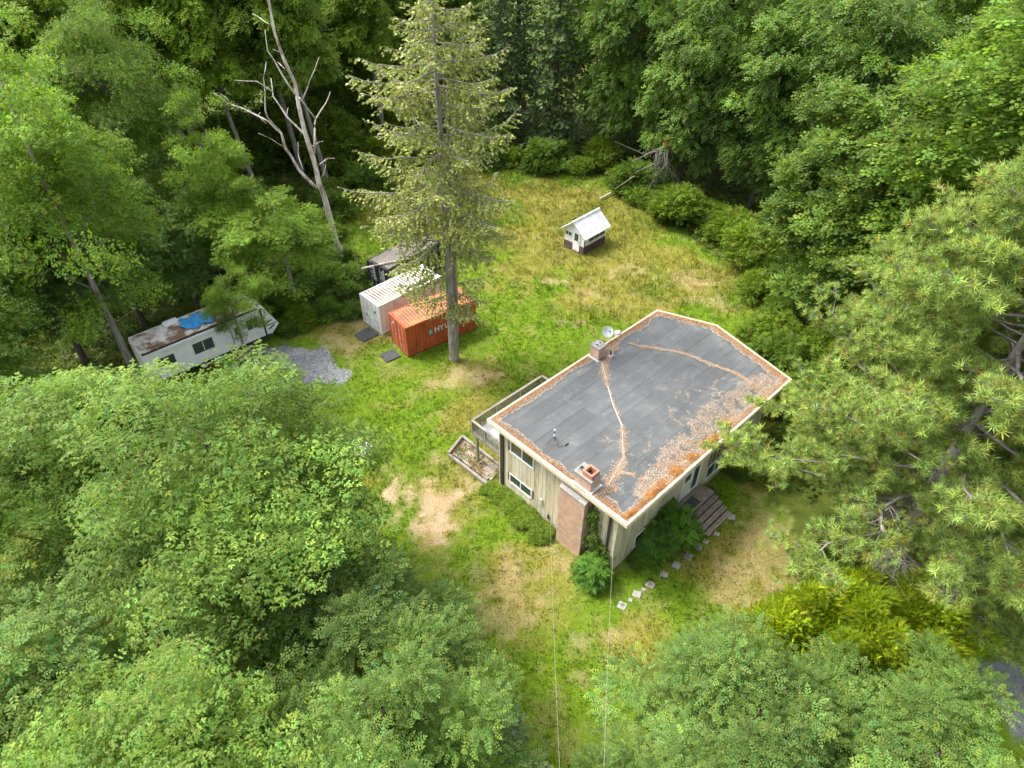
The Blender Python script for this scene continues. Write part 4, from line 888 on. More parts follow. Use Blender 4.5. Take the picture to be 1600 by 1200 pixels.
# ------------------------------------------------------------------ travel trailer
M['rv_white'] = simple('trailer_white', (.68, .7, .71), (.8, .82, .83), (1.2, 1.2, 1.2), .4, bump=.03, spec=.5, dirt=(.5, .48, .42), dsc=(1.5, 1.5, .7), dlo=.55, dhi=.8)
M['rv_roof'] = simple('trailer_roof', (.6, .56, .52), (.78, .76, .73), (2, 2, 2), .6, bump=.1, dirt=(.22, .12, .075), dsc=(.75, .75, .75), dlo=.44, dhi=.55)
def trailer():
    ax = Vector((-24.43, 34.76, 0)); ang = R(42.2); r = empty('travel_trailer', ax, ang); tag(r, 'long white travel trailer with rusty litter and blue tarp on its roof', 'trailer')
    L, W, z0, z1 = 8.7, 2.5, .6, 3.2
    prof = [(0, z0), (L + .0, z0), (L + .75, 1.3), (L + .62, 1.6), (L + .05, 2.85), (L - .35, 3.12), (L - .6, z1), (.12, z1), (0, z1 - .15)]
    m = MB(); n = len(prof); m.add([(x, y, z) for y in (0, W) for x, z in prof], [tuple(range(n)), tuple(range(n, 2 * n))[::-1]] + [(i, n + i, n + (i + 1) % n, (i + 1) % n) for i in range(n)])
    m.build('body', M['rv_white'], r)
    MB().box(.08, L - .55, .06, W - .06, z1, z1 + .02).build('roof', M['rv_roof'], r)
    for y in (-.012, W - .03): MB().box(.05, L - .5, y, y + .042, z1 - .1, z1 + .03).build('roof_rail', M['black'] if y < 0 else M['rv_white'], r)
    MB().box(L - .42, L - .28, -.022, W + .02, 0.62, 3.05).build('front_trim', M['black'], r)
    MB().beam((L - .3, -.012, 3.1), (L + .0, -.012, 2.84), .03, .07, (0, 1, 0)).build('trim', M['black'], r)
    MB().box(0, L + .02, -.015, W + .015, .6, .75).build('skirt', M['black'], r)
    for a, b, w_ in (((L - .2, 1.75), (L + .3, 1.85), .09), ((L - .2, 1.5), (L + .62, 1.5), .06), ((L - .1, 1.15), (L + .4, 1.35), .11)):
        MB().beam((a[0], -.012, a[1]), (b[0], -.012, b[1]), w_, .02, (0, 1, 0)).build('stripe', M['black'], r)
    MB().beam((L + .64, .2, 1.35), (L + .64, W - .2, 1.35), .08, .08).build('stripe', M['black'], r)
    def win(x0, x1, za, zb, y=-.02):
        w_ = MB().box(x0, x1, y, y + .06, za, zb).build('window', M['black'], r); MB().box(x0 + .06, x1 - .06, y - .006, y + .01, za + .06, zb - .06).build('pane', M['glass'], w_)
        MB().box((x0 + x1) / 2 - .02, (x0 + x1) / 2 + .02, y - .012, y, za + .05, zb - .05).build('mullion', M['rv_white'], w_)
    win(L - 1.55, L - .75, 1.75, 2.5); win(.7, 1.9, 1.7, 2.4); win(3.2, 4.6, 1.6, 2.45)
    d = MB().box(6.0, 6.72, -.035, .02, .75, 2.75).build('door', M['rv_white'], r); MB().box(6.2, 6.52, -.045, -.034, 1.8, 2.4).build('pane', M['glass'], d); MB().box(6.06, 6.14, -.07, -.034, 1.5, 1.62).build('handle', M['black'], d)
    MB().box(5.92, 5.96, -.03, .02, .7, 2.8).build('trim', M['black'], r)
    MB().box(1.1, 4.9, -.14, -.02, 2.95, 3.08).build('awning', M['rv_white'], r)
    for x in (3.6, 4.5):
        for y in (.12, W - .32): w_ = MB().tube([(x, y, .36), (x, y + .2, .36)], .36, 20).build('wheel', M['tyre'], r); MB().tube([(x, y - .01, .36), (x, y + .21, .36)], .19, 14).build('rim', M['galv'], w_)
    MB().box(.2, L, .3, W - .3, .42, .6).build('chassis', M['black'], r)
    for s in (-.55, .55): MB().beam((L - .1, W / 2 + s, .5), (L + 1.45, W / 2 + s * .06, .5), .09, .12).build('tongue', M['black'], r)
    MB().tube([(L + 1.2, W / 2, .02), (L + 1.2, W / 2, .8)], .04, 8).build('jack', M['black'], r); MB().box(L + .85, L + 1.1, W / 2 - .25, W / 2 + .25, .56, .86).build('gas_box', M['black'], r)
    MB().box(2.35, 3.35, W - .62, W - .06, z1 + .02, z1 + .26).build('roof_unit', M['rv_white'], r, bevel=.05)
    MB().box(6.4, 6.8, 1.0, 1.4, z1 + .02, z1 + .13).build('roof_hatch', M['rv_white'], r, bevel=.02); MB().box(5.6, 5.95, .6, .95, z1 + .02, z1 + .12).build('roof_hatch', M['rv_white'], r, bevel=.02)
    nx, ny = 26, 14; vs = []; rg = np.random.default_rng(3)
    for j in range(ny + 1):
        for i in range(nx + 1):
            x = 3.3 + 2.0 * i / nx; y = .5 + 1.6 * j / ny; vs.append((x + .12 * sin(j * .7), y + .15 * sin(i * .5), z1 + .05 + .07 * vnoise(i * .4, j * .4, 4) + .03 * rg.random()))
    t = MB().add(vs, [(j * (nx + 1) + i, j * (nx + 1) + i + 1, (j + 1) * (nx + 1) + i + 1, (j + 1) * (nx + 1) + i) for j in range(ny) for i in range(nx)]).build('tarp', M['tarp']); t.location = ax; t.rotation_euler = (0, 0, ang)
    tag(t, 'crumpled blue tarp spread on the trailer roof', 'tarp')
    s = empty('trailer_steps', ax + Vector((6.4 * cos(ang) + .0, 6.4 * sin(ang), 0)), ang); tag(s, 'small wooden steps below the trailer door', 'steps')
    for k in range(3):
        MB().box(-.55, .65, -.4 - .3 * (2 - k), -.12 - .3 * (2 - k), .16 + k * .19, .2 + k * .19).build('tread', M['wood_grey'], s)
    for x in (-.53, .6): MB().add([(x, -1.0, 0), (x, -.1, 0), (x, -.1, .55), (x, -.4, .55), (x, -1.0, .15), (x + .05, -1.0, 0), (x + .05, -.1, 0), (x + .05, -.1, .55), (x + .05, -.4, .55), (x + .05, -1.0, .15)],
                                [(0, 1, 2, 3, 4), (9, 8, 7, 6, 5), (0, 5, 6, 1), (1, 6, 7, 2), (2, 7, 8, 3), (3, 8, 9, 4), (4, 9, 5, 0)]).build('stringer', M['wood_grey'], s)
trailer()

# ------------------------------------------------------------------ little white shed
M['shed_brown'] = simple('shed_brown', (.07, .045, .04), (.15, .1, .09), (4, 4, 2), .9)
M['shed_roof'] = simple('shed_roof', (.56, .57, .58), (.74, .75, .76), (1.2, 5, 1), .45, bump=.1, dirt=(.42, .42, .4), dsc=(1.5, 1.5, 1.5), dlo=.5, dhi=.75)
def shed():
    # local x along the side (away from camera right), local y to the left; front wall on x = 0
    r = empty('garden_shed', (6.3, 53.55, 0), R(46)); tag(r, 'small white shed with brown base and pale metal gable roof in the meadow', 'shed')
    Wd, L, ze, zr = 1.95, 2.6, 1.75, 2.55; r.scale = (1.18, 1.18, 1.15)
    MB().prism([(0, 0), (L, 0), (L, Wd), (0, Wd)], -.05, .62).build('base_wall', M['shed_brown'], r)
    m = MB(); pr = [(0.03, .62), (Wd - .03, .62), (Wd - .03, ze), (Wd / 2, zr - .06), (0.03, ze)]
    m.add([(x, y, z) for x in (.03, L - .03) for y, z in pr], [(0, 1, 2, 3, 4), (9, 8, 7, 6, 5)] + [(i, 5 + i, 5 + (i + 1) % 5, (i + 1) % 5) for i in range(5)]); m.build('wall', M['white'], r)
    rf = None
    for s in (0, 1):
        # corrugated roof sheets
        n = 10; mm = MB()
        e = Wd / 2 + (-1 if s == 0 else 1) * (Wd / 2 + .32); ze_ = zr - (zr - ze) * (Wd / 2 + .32) / (Wd / 2)
        vs = []; k = 4 * n + 1
        for q in (0, 1):
            for i in range(k):
                x = -.3 + (L + .55) * i / (k - 1); dz = .02 if (i // 2) % 2 else 0
                vs.append((x, Wd / 2 if q == 0 else e, (zr if q == 0 else ze_) + dz))
        vs += [(a, b, c - .03) for a, b, c in vs]
        fs = [(i, i + 1, k + i + 1, k + i) for i in range(k - 1)] + [(2 * k + i, 3 * k + i, 3 * k + i + 1, 2 * k + i + 1) for i in range(k - 1)] + [(k + i, k + i + 1, 3 * k + i + 1, 3 * k + i) for i in range(k - 1)] + [(0, k, 3 * k, 2 * k), (k - 1, 2 * k - 1, 4 * k - 1, 3 * k - 1)]
        mm.add(vs, fs).build('roof_sheet', M['shed_roof'], r)
    MB().beam((-.31, Wd / 2, zr + .025), (L + .26, Wd / 2, zr + .025), .16, .03).build('ridge_cap', M['shed_roof'], r)
    d = MB().box(-.035, .02, .42, 1.05, .08, 1.72).build('door', M['white'], r); MB().box(-.045, -.034, .55, .92, .95, 1.55).build('pane', M['glass'], d); MB().box(-.07, -.035, .47, .51, .85, .93).build('handle', M['black'], d)
    w = MB().box(-.02, .04, 1.2, 1.85, 1.15, 1.5).build('window', M['white'], r); MB().box(-.03, -.018, 1.25, 1.5, 1.19, 1.46).build('pane', M['glass'], w); MB().box(-.03, -.018, 1.55, 1.8, 1.19, 1.46).build('pane', M['glass'], w)
    w = MB().box(.5, 2.5, -.03, .05, .85, 1.4).build('window', M['white'], r)
    for i in range(3): MB().box(.55 + i * .65, 1.15 + i * .65, -.045, -.028, .93, 1.36).build('pane', M['glass'], w)
    MB().box(.4, 2.6, -.1, -.0, .74, .82).build('sill', M['white'], r); MB().box(.03, .1, -.04, .02, .6, 1.7).build('corner_board', M['shed_brown'], r)
shed()
# round glass table half under the near trees
def table():
    p = gz(566, 702, .72); r = empty('patio_table', (p[0], p[1], 0)); tag(r, 'round glass topped patio table on the lawn beside the near trees', 'table')
    MB().lathe([(0, .71), (.62, .71), (.64, .72), (.62, .735), (0, .735)], 28).build('table_top', M['glass_clear'], r); MB().lathe([(.62, .7), (.66, .72), (.62, .74), (.6, .72), (.62, .7)], 28).build('rim', M['galv'], r)
    for k in range(4): a = k * pi / 2 + .4; MB().tube([(.5 * cos(a), .5 * sin(a), 0), (.3 * cos(a), .3 * sin(a), .4), (.5 * cos(a), .5 * sin(a), .71)], .018, 6).build('leg', M['galv'], r)
table()

# ------------------------------------------------------------------ trees
LOC = (.135, .22, .038); LOC_B = (.135, .22, .048)
locA = make_broadleaf('locust_tree', 11, 16.5, 10.0, 6.6, 6.2, 150, 195, LOC, PIN_A, (1.0, 1.75), .36, clumpvar=.22, mixto=(.16, .19, .04), mixp=.06, bark='bark_dark', zmin=-.7)
locB = make_broadleaf('locust_tree', 12, 13.0, 7.6, 4.6, 5.0, 112, 150, LOC_B, PIN_B, (.8, 1.4), .36, clumpvar=.22, mixto=(.14, .18, .05), mixp=.05, bark='bark_dark', zmin=-.8)
locC = make_broadleaf('locust_tree', 13, 17, 10.5, 6.2, 7.2, 92, 150, (.15, .25, .03), PIN_S, (1.0, 1.75), .3, mixto=(.22, .27, .04), mixp=.08, bark='bark_grey', zmin=-.75, shell=.5, scale=(1.1, 1.6), r_base=.3)
bigA = make_broadleaf('broadleaf_tree', 21, 20, 11, 6.4, 8.8, 210, 110, (.125, .2, .034), SPR_L, (.8, 1.5), .6, mixto=(.15, .19, .03), mixp=.09, bark='bark_grey', zmin=-.97)
bigB = make_broadleaf('broadleaf_tree', 22, 22, 12.5, 4.6, 10.5, 200, 95, (.13, .215, .028), SPR, (.8, 1.4), .7, bark='bark_dark', zmin=-.93, mixto=(.10, .14, .02), mixp=.08)
droopA = make_broadleaf('drooping_tree', 31, 21, 11, 4.8, 10.2, 190, 100, (.12, .2, .036), SPR, (.8, 1.3), .75, bark='bark_dark', zmin=-.95, hang=.25, droop=.3, clumpvar=.25, mixto=(.10, .15, .05), mixp=.08)
tallA = make_broadleaf('alder_tree', 41, 24, 17, 3.8, 7.5, 130, 120, (.16, .24, .025), SPR, (.7, 1.3), .7, bark='bark_grey', lean=(-2.2, 0), r_base=.3, zmin=-.9, hang=.35)
print('broadleaf done')
darkc = make_conifer('dark_conifer', 51, 24, 1.5, 4.2, 150, (.09, .145, .04), ([0, .1, .5, 1], [.8, 1, .75, .06]), sag=.35, upturn=.15, spray=.34, dens=5.5, bark='bark_dark', base2=(.07, .1, .03), p2=.12, wide=.1, hangtw=.6, tw_gap=.42)
fir = make_conifer('tall_conifer', 61, 27, 4.4, 5.3, 135, (.27, .315, .065), ([0, .12, .2, .45, .7, 1], [.45, .6, .85, 1, .75, .1]), sag=.26, upturn=.26, spray=.145, dens=14, bark='bark_fir', r_base=.36, base2=(.34, .33, .16), p2=.22, twin=(-.45, -.18, 0), wide=.042, hangtw=.75, tw_gap=.24, low=.42)
pineA = make_pine('pine_tree', 71, 26, 8.3, 125, ([0, .1, .38, .6, .8, 1], [.8, .95, 1.0, .85, .55, .12]), per=14)
print('conifers done')
gold = make_broadleaf('golden_cypress', 81, 3.9, 1.9, 4.3, 2.0, 120, 190, (.29, .385, .02), CYP, (.45, .75), .7, ry=3.0, bark='bark_dark', r_base=.12, zmin=-.6, droop=-.7, scale=(.5, .9), mixto=(.44, .5, .02), mixp=.25, clumpvar=.12)

def P(px, py, y): q = aty(px, py, y); return q
# near trees round the camera
plant(locA, (-11.2, 16.9), .4, (1.02, 1.02, .9), 'largest near locust tree filling the lower left of the view', 'tree', 'near locust trees')
plant(locA, (-20.5, 19.5), 2.5, (.95, .95, .84), 'locust tree at the left edge behind the largest near locust', 'tree', 'near locust trees')
plant(locB, (-6.2, 13.2), 1.1, (.98, .98, .86), 'small bluish locust tree right of the dark hollow', 'tree', 'near locust trees')
plant(locB, (-3.5, 8.6), 2.9, (.8, .8, 1.0), 'locust tree at the bottom edge left of the lawn strip', 'tree', 'near locust trees')
plant(locA, (-10.2, 6.8), 4.2, (.78, .78, .84), 'locust tree in the bottom left corner of the view', 'tree', 'near locust trees')
plant(locB, (8.6, 10.4), .2, (.95, .95, .62), 'bluish locust tree at the bottom edge right of the lawn strip', 'tree', 'near locust trees')
plant(locB, (15.2, 9.6), 3.6, (1.0, 1.0, .54), 'locust tree in the bottom right corner below the golden cypress', 'tree', 'near locust trees')
plant(locB, (5.0, 7.6), 5.0, (.62, .62, .62), 'low locust crown at the very bottom right of the cables', 'tree', 'near locust trees')
plant(locB, (-17.5, 9.5), 5.0, (1.1, 1.1, 1.0), 'locust crown at the lower left edge beside the corner tree', 'tree', 'near locust trees')
# left trees over the trailer
plant(locC, (-26.2, 36.0), 1.7, (.92, .92, 1.32), 'tall locust tree leaning over the left end of the trailer', 'tree', 'locust trees round the trailer')
plant(locC, (-21.5, 47.0), 2.2, (.52, .52, .88), 'locust tree with a spreading bough behind the trailer', 'tree', 'locust trees round the trailer')
plant(locC, (-17.2, 45.0), .9, (.72, .72, .58), 'low pale locust tree between the trailer and the dead tree', 'tree', 'locust trees round the trailer')
plant(locC, (-33.5, 41.0), 3.1, (.9, .9, 1.3), 'locust tree at the left edge beyond the trailer', 'tree', 'locust trees round the trailer')
plant(locA, (-32, 29.5), 5.3, (.7, .7, .8), 'dark low locust tree at the left edge before the trailer', 'tree', 'locust trees round the trailer')
plant(locA, (-30, 51.5), 4.4, (.85, .85, 1.3), 'tall locust tree behind the spreading bough at upper left', 'tree', 'locust trees round the trailer')
plant(locC, (-19.5, 38.9), 4.1, (.36, .36, .42), 'small locust tree hiding the middle of the trailer', 'tree', 'locust trees round the trailer')
plant(locB, (-30.5, 37.5), 1.1, (1.05, 1.05, 1.05), 'full locust crown left of the trailer end', 'tree', 'locust trees round the trailer')
plant(locB, (-34.5, 33.5), 2.7, (1.1, 1.1, 1.05), 'locust crown cut off by the left edge before the trailer', 'tree', 'locust trees round the trailer')
plant(locB, (-25.2, 45.0), 5.2, (.85, .85, .8), 'dense locust crown directly behind the trailer roof', 'tree', 'locust trees round the trailer')
plant(locB, (-28.5, 42.5), .4, (1.0, 1.0, 1.05), 'tall dense locust crown behind the left end of the trailer', 'tree', 'locust trees round the trailer')
# central conifer
plant(fir, (-4.22, 38.55), 3.5, 1.0, 'tall sparse olive conifer standing beside the red container', 'tree')
# right side
plant(pineA, (19.3, 20.5), 1.3, (1, 1, .87), 'large pale green pine overhanging the right end of the house', 'tree', 'pines at the right edge')
plant(pineA, (27.5, 19.5), 2.0, (.95, .95, .72), 'pine cut off by the right edge of the view', 'tree', 'pines at the right edge')
plant(pineA, (21.8, 24.6), 4.0, (.82, .82, .78), 'second pine standing close behind the large pine', 'tree', 'pines at the right edge')
plant(gold, (16.2, 15.8), .0, (1.45, 1.05, 1.35), 'bright golden yellow spreading cypress below the large pine', 'shrub')
plant(bigA, (23.4, 43.2), 1.0, (1, 1, .97), 'full leafy tree between the large pine and the meadow', 'tree', 'leafy trees on the right')
plant(bigB, (28.0, 37.0), 3.3, (1.45, 1.45, 1.22), 'tall leafy tree in the upper right corner', 'tree', 'leafy trees on the right')
plant(bigB, (32.5, 46), 2.2, (1.15, 1.15, 1.1), 'leafy tree filling the gap behind the upper right corner tree', 'tree', 'leafy trees on the right')
WOOD = 'trees of the wood behind the clearing'
for i, (x, y, rz, s, lab) in enumerate(((17.0, 66.5, .3, (1.05, 1.05, 1.05), 'drooping dark tree behind the pile of dead branches'), (23.5, 62.5, 1.9, (1.1, 1.1, 1.0), 'drooping tree above the dark hollow at the meadow corner'),
        (28.5, 57.5, 3.6, (1.1, 1.1, 1.05), 'drooping tree directly behind the full leafy tree'), (35, 62, 5.1, (1.2, 1.2, 1.1), 'drooping tree in the second row near the upper right'), (11.5, 74.5, 4.2, (1.0, 1.0, 1.05), 'drooping tree left of the dead branch pile'),
        (27.0, 72, 2.7, (1.15, 1.15, 1.2), 'drooping tree in the second row at top centre right'))):
    plant(droopA, (x, y), rz, s, lab, 'tree', WOOD)
for i, (x, y, rz, s, lab) in enumerate(((-1.5, 79.5, .4, (1.05, 1.05, 1.0), 'dark conifer of the wood directly behind the tall sparse conifer'), (4.6, 77.5, 1.6, (1.15, 1.15, 1.05), 'dark conifer of the wood right behind the shed'), (-9.5, 81, 2.2, (1.0, 1.0, 1.05), 'dark conifer of the wood left behind the tall sparse conifer'),
        (16, 83, 3.2, (1.2, 1.2, 1.1), 'dark conifer in the second row behind the drooping trees'), (.5, 90, 4.4, (1.2, 1.2, 1.15), 'dark conifer in the second row at top centre'))):
    plant(darkc, (x, y), rz, s, lab, 'tree', WOOD)
for i, (x, y, rz, s, lab) in enumerate(((-25.8, 64.4, 0, (1, 1, .95), 'leaning alder with a long bare grey trunk at upper left'), (-19.0, 66.2, .5, (1, 1, 1), 'alder with bare trunk right behind the dead tree'), (-22.5, 69.5, 5.8, (1.1, 1.1, 1.0), 'alder standing between the leaning one and the dead tree'),
        (-31, 67, .9, (1.1, 1.1, 1.0), 'alder left of the leaning grey trunk'), (-14.5, 76, 5.2, (1.1, 1.1, .95), 'alder right of the dead tree in the second row'), (-37.5, 60, .2, (1.15, 1.15, .95), 'alder in the dark upper left of the wood'))):
    plant(tallA, (x, y), rz, s, lab, 'tree', WOOD)
for i, (x, y, rz, s, lab) in enumerate(((-17, 84, .4, (1.2, 1.2, 1.0), None), (-27, 79, 1.4, (1.25, 1.25, 1.05), None), (-36, 74, 2.4, (1.25, 1.25, 1.05), None), (-44, 64, 3.4, (1.25, 1.25, 1.05), None), (-8, 88, 4.4, (1.25, 1.25, 1.05), None), (9, 86, 5.4, (1.25, 1.25, 1.05), None), (-42, 50, 0.9, (1.2, 1.2, 1.05), None), (21, 78, 5.6, (1.3, 1.3, 1.1), None), (35, 76, 1.2, (1.3, 1.3, 1.1), None), (43, 58, 3.9, (1.3, 1.3, 1.1), None), (40, 46, 2.9, (1.2, 1.2, 1.15), None), (-24, 92, 3, (1.3, 1.3, 1.1), None), (-50, 80, 3, (1.4, 1.4, 1.1), None), (45, 84, 2, (1.4, 1.4, 1.1), None))):
    plant(bigB, (x, y), rz, s, 'dark leafy tree in the back rows of the dense wood', 'tree', 'back rows of the wood')

# dead tree: bare limbs
def dead_tree():
    r = empty('dead_tree', (0, 0, 0)); tag(r, 'bare dead tree with pale peeling trunk beside the black container', 'tree')
    Z = lambda zx, zy, dy=0: Vector(aty(330 + zx / 2.791, zy / 2.791, 51.4 + dy))
    def limb(name, pts, r0, r1, dys, n=7, par=r):
        q = [Z(x, y, d) for (x, y), d in zip(pts, dys)]
        # subdivide with a little irregularity
        out = [q[0]]
        for a, b in zip(q[:-1], q[1:]):
            for t in (.5, 1.0): p = a.lerp(b, t); p += Vector((random.uniform(-.06, .06), random.uniform(-.06, .06), 0)) if t < 1 else Vector(); out.append(p)
        k = len(out); MB().tube(out, [r0 + (r1 - r0) * i / (k - 1) for i in range(k)], n).build(name, M['bark_dead'], par, smooth=True)
    tp = [(597, 1175), (585, 1140), (540, 1040), (500, 880), (470, 800), (445, 690), (410, 580), (380, 450), (365, 360), (310, 240), (270, 120), (250, 0), (246, -90)]
    limb('trunk', tp, .28, .045, [0] * len(tp), 10)
    B = [([(460, 820), (380, 740), (320, 640), (305, 580), (250, 530), (130, 470), (70, 450), (10, 405)], .14, .03), ([(300, 570), (245, 510), (235, 450), (228, 340), (240, 270)], .07, .025), ([(410, 590), (330, 510), (270, 420), (260, 340)], .09, .025),
         ([(268, 400), (200, 355), (100, 350)], .05, .02), ([(365, 410), (300, 310), (245, 220), (235, 130)], .08, .02), ([(450, 670), (452, 560), (455, 520), (500, 450), (520, 400)], .09, .025), ([(455, 518), (385, 425)], .06, .05), ([(400, 430), (430, 350), (470, 250)], .06, .02),
         ([(302, 210), (262, 100), (245, 0), (240, -60)], .06, .02), ([(285, 170), (265, 60), (256, -40)], .05, .02), ([(315, 640), (260, 605), (205, 580)], .035, .015), ([(470, 720), (510, 690), (540, 690)], .05, .03), ([(262, 110), (215, 80), (180, 60)], .035, .015), ([(400, 740), (380, 680), (378, 620)], .04, .02),
         ([(480, 780), (500, 720), (495, 690)], .04, .02), ([(310, 230), (270, 215)], .035, .02), ([(240, 540), (205, 500), (215, 490)], .025, .015), ([(435, 640), (470, 620), (490, 615)], .03, .015), ([(235, 450), (210, 440)], .025, .015), ([(330, 500), (335, 470)], .025, .015), ([(85, 450), (70, 430), (40, 410)], .02, .012), ([(320, 300), (290, 270)], .03, .015)]
    for i, (pts, a, b) in enumerate(B):
        s = random.uniform(-1.4, 1.4); limb('branch', pts, a, b, [s * k / max(len(pts) - 1, 1) for k in range(len(pts))], 6)
dead_tree()
# heap of dead branches at the edge of the wood
def dead_pile():
    r = empty('dead_branch_heap', (14.6, 64.5, 0)); tag(r, 'tangle of grey dead branches with red brown tips hanging at the wood edge', 'dead branches')
    rg = np.random.default_rng(9); Z = lambda x, y, d: Vector(aty(960 + x / 4.8, 150 + y / 4.8, d)) - Vector((14.6, 64.5, 0))
    for (x0, y0, x1, y1) in ((390, 380, 230, 440), (390, 385, 130, 490), (230, 440, 0, 340), (300, 510, 150, 580), (150, 600, 0, 700)):
        MB().tube([Z(x0, y0, 64), Z((x0 + x1) / 2 + rg.normal(0, 10), (y0 + y1) / 2 - 8, 63.6), Z(x1, y1, 63)], [.045, .035, .02], 6).build('branch', M['bark_pine'], r)
    for k in range(26):
        x0 = rg.uniform(300, 420); y0 = rg.uniform(380, 430); d = 63.6 + rg.normal(0, .7); x1 = x0 + rg.normal(-30, 90); y1 = y0 + rg.uniform(120, 350)
        MB().tube([Z(x0, y0, d), Z(x0 + rg.normal(0, 20), y0 + (y1 - y0) * .35, d - .3), Z((x0 + x1) / 2 + rg.normal(0, 25), y0 + (y1 - y0) * .7, d - .3), Z(x1, y1, d - .2)], [.022, .018, .014, .008], 4).build('twig', M['bark_pine'], r)
    n = 90; P_ = []
    for (cx, cy) in ((400, 365), (395, 350)):
        for _ in range(n // 2): P_.append(np.array(Z(cx + rg.normal(0, 16), cy + rg.normal(0, 22), 63.8 + rg.normal(0, .2))))
    P_ = np.array(P_); cc = colors(rg, n, (.24, .085, .045), .3); V, F, C = stamp(P_, unit(rg.normal(0, 1, (n, 3))), unit(rg.normal(0, 1, (n, 3))), SPR_S[0], SPR_S[1], 1.0, cc)
    link('dead_leaves', mesh_from('dead_leaves', V, F, C), M['litter'], r)
dead_pile()
lg = [Vector(gz(938, 310, .2)), Vector(gz(968, 295, .25)), Vector(gz(1000, 272, .4)), Vector(gz(1018, 258, .9))]
tag(MB().tube(lg, [.1, .11, .1, .06], 7).build('fallen_log', M['bark_dead']), 'thin pale fallen log at the meadow edge behind the shed', 'log')

# ------------------------------------------------------------------ bushes and undergrowth
bushA = make_broadleaf('bush', 91, 2.4, 1.1, 1.7, 1.2, 44, 100, (.1, .17, .022), SPR_S2, (.4, .7), .7, bark='bark_dark', r_base=.04, zmin=-.6, mixto=(.12, .17, .03), mixp=.1)
bushB = make_broadleaf('bush', 92, 2.0, .9, 1.5, 1.0, 36, 100, (.13, .205, .018), SPR_S2, (.4, .7), .7, bark='bark_dark', r_base=.04, zmin=-.6, mixto=(.18, .2, .03), mixp=.12)
sumac = make_broadleaf('sumac_shrub', 93, 2.6, 1.35, 1.25, 1.2, 22, 34, (.1, .215, .03), pinnate(4, .6, .24, .09), (.4, .7), .5, bark='bark_dark', r_base=.05, zmin=-.8, mixto=(.09, .2, .04), mixp=.25)
BG = 'bushes along the wood edge'
edge = [(-17.5, 56), (-18.5, 60), (-19, 64), (-16, 67), (-13, 71), (-8, 72.5), (-4, 73), (0, 73), (4, 72), (8, 70.5), (10.5, 68), (12, 66), (13.5, 64.5), (15.2, 62.5), (16.2, 60.6), (18, 59.5), (17.8, 57.6), (19.8, 57), (20.5, 54.5), (22, 53), (21.8, 50.5), (23, 48.5), (24.5, 46), (12.3, 69.5), (6, 74.5), (-6, 76), (-11.5, 75), (-20, 71), (22.5, 57), (18.8, 62.5),
        (2, 75.5), (-2, 75.5), (9.6, 73), (14.2, 67), (16.8, 63.5), (20.2, 60), (19, 58.6), (21.5, 55.6), (23.4, 51.5), (24.6, 48.3), (21.2, 52), (22.8, 46.2), (-14.5, 72.5), (-10, 74), (17, 61.8),
        (-23, 60), (-27, 60), (-25, 55), (-30, 57), (-33, 50), (-24, 51.5), (-28, 47.5), (-21, 56)]
for i, (x, y) in enumerate(edge):
    s = random.uniform(.75, 1.6); plant(bushA if i % 5 in (1, 3) else bushB, (x + random.uniform(-.9, .9), y + random.uniform(-.9, .9)), random.uniform(0, 6), (s, s, s * random.uniform(.7, 1.0)), 'leafy green bush along the edge of the wood behind the meadow', 'bush', BG)
for i, (x, y) in enumerate(((18.6, 37.5), (19.4, 40.5), (20.2, 34.5), (17.4, 33.8), (20.8, 44), (19.8, 47.3), (18.6, 30.5), (21.5, 38.5))):
    s = random.uniform(.8, 1.3); plant(bushB if i % 2 else bushA, (x, y), random.uniform(0, 6), s, 'green bush in the thicket behind the far end of the house', 'bush', 'bushes behind the house')
for i, (px, py, s) in enumerate(((455, 470, .9), (490, 450, 1.05), (520, 435, 1.0), (470, 490, .8), (545, 455, .8), (510, 480, .75), (440, 440, 1.1), (560, 430, .9), (540, 480, .6), (480, 420, 1.1), (525, 405, 1.0), (445, 505, .55), (565, 475, .55), (420, 465, 1))):
    p = gz(px, py, .8); plant(bushB if i % 3 == 0 else bushA, (p[0], p[1]), random.uniform(0, 6), (s, s, s * .75), 'bramble bush in the thicket left of the white and black containers', 'bush', 'brambles beside the containers')
for i, (x, y, s, lab) in enumerate(((-20.5, 74, 2.6, 'tall thicket bush between the alder trunks behind the dead tree'), (-26, 75, 2.8, 'tall thicket bush behind the leaning grey alder'), (-15.5, 79, 2.6, 'tall thicket bush left of the sparse conifer in the wood'), (-31, 73, 2.6, 'tall thicket bush in the dark upper left wood'), (-22, 82, 3.2, 'tallest thicket bush deep in the upper left wood'), (-11, 79, 2.3, 'tall thicket bush under the dark conifers'), (-29, 62, 1.9, 'bright thicket bush left of the leaning grey alder foot'), (-23.5, 57.5, 1.6, 'bright yellow green bush under the spreading bough'))):
    plant(bushB, (x, y), i * 1.3, (s, s, s * .9), lab, 'bush', 'tall thicket bushes in the wood')
HB = 'plants growing against the house'
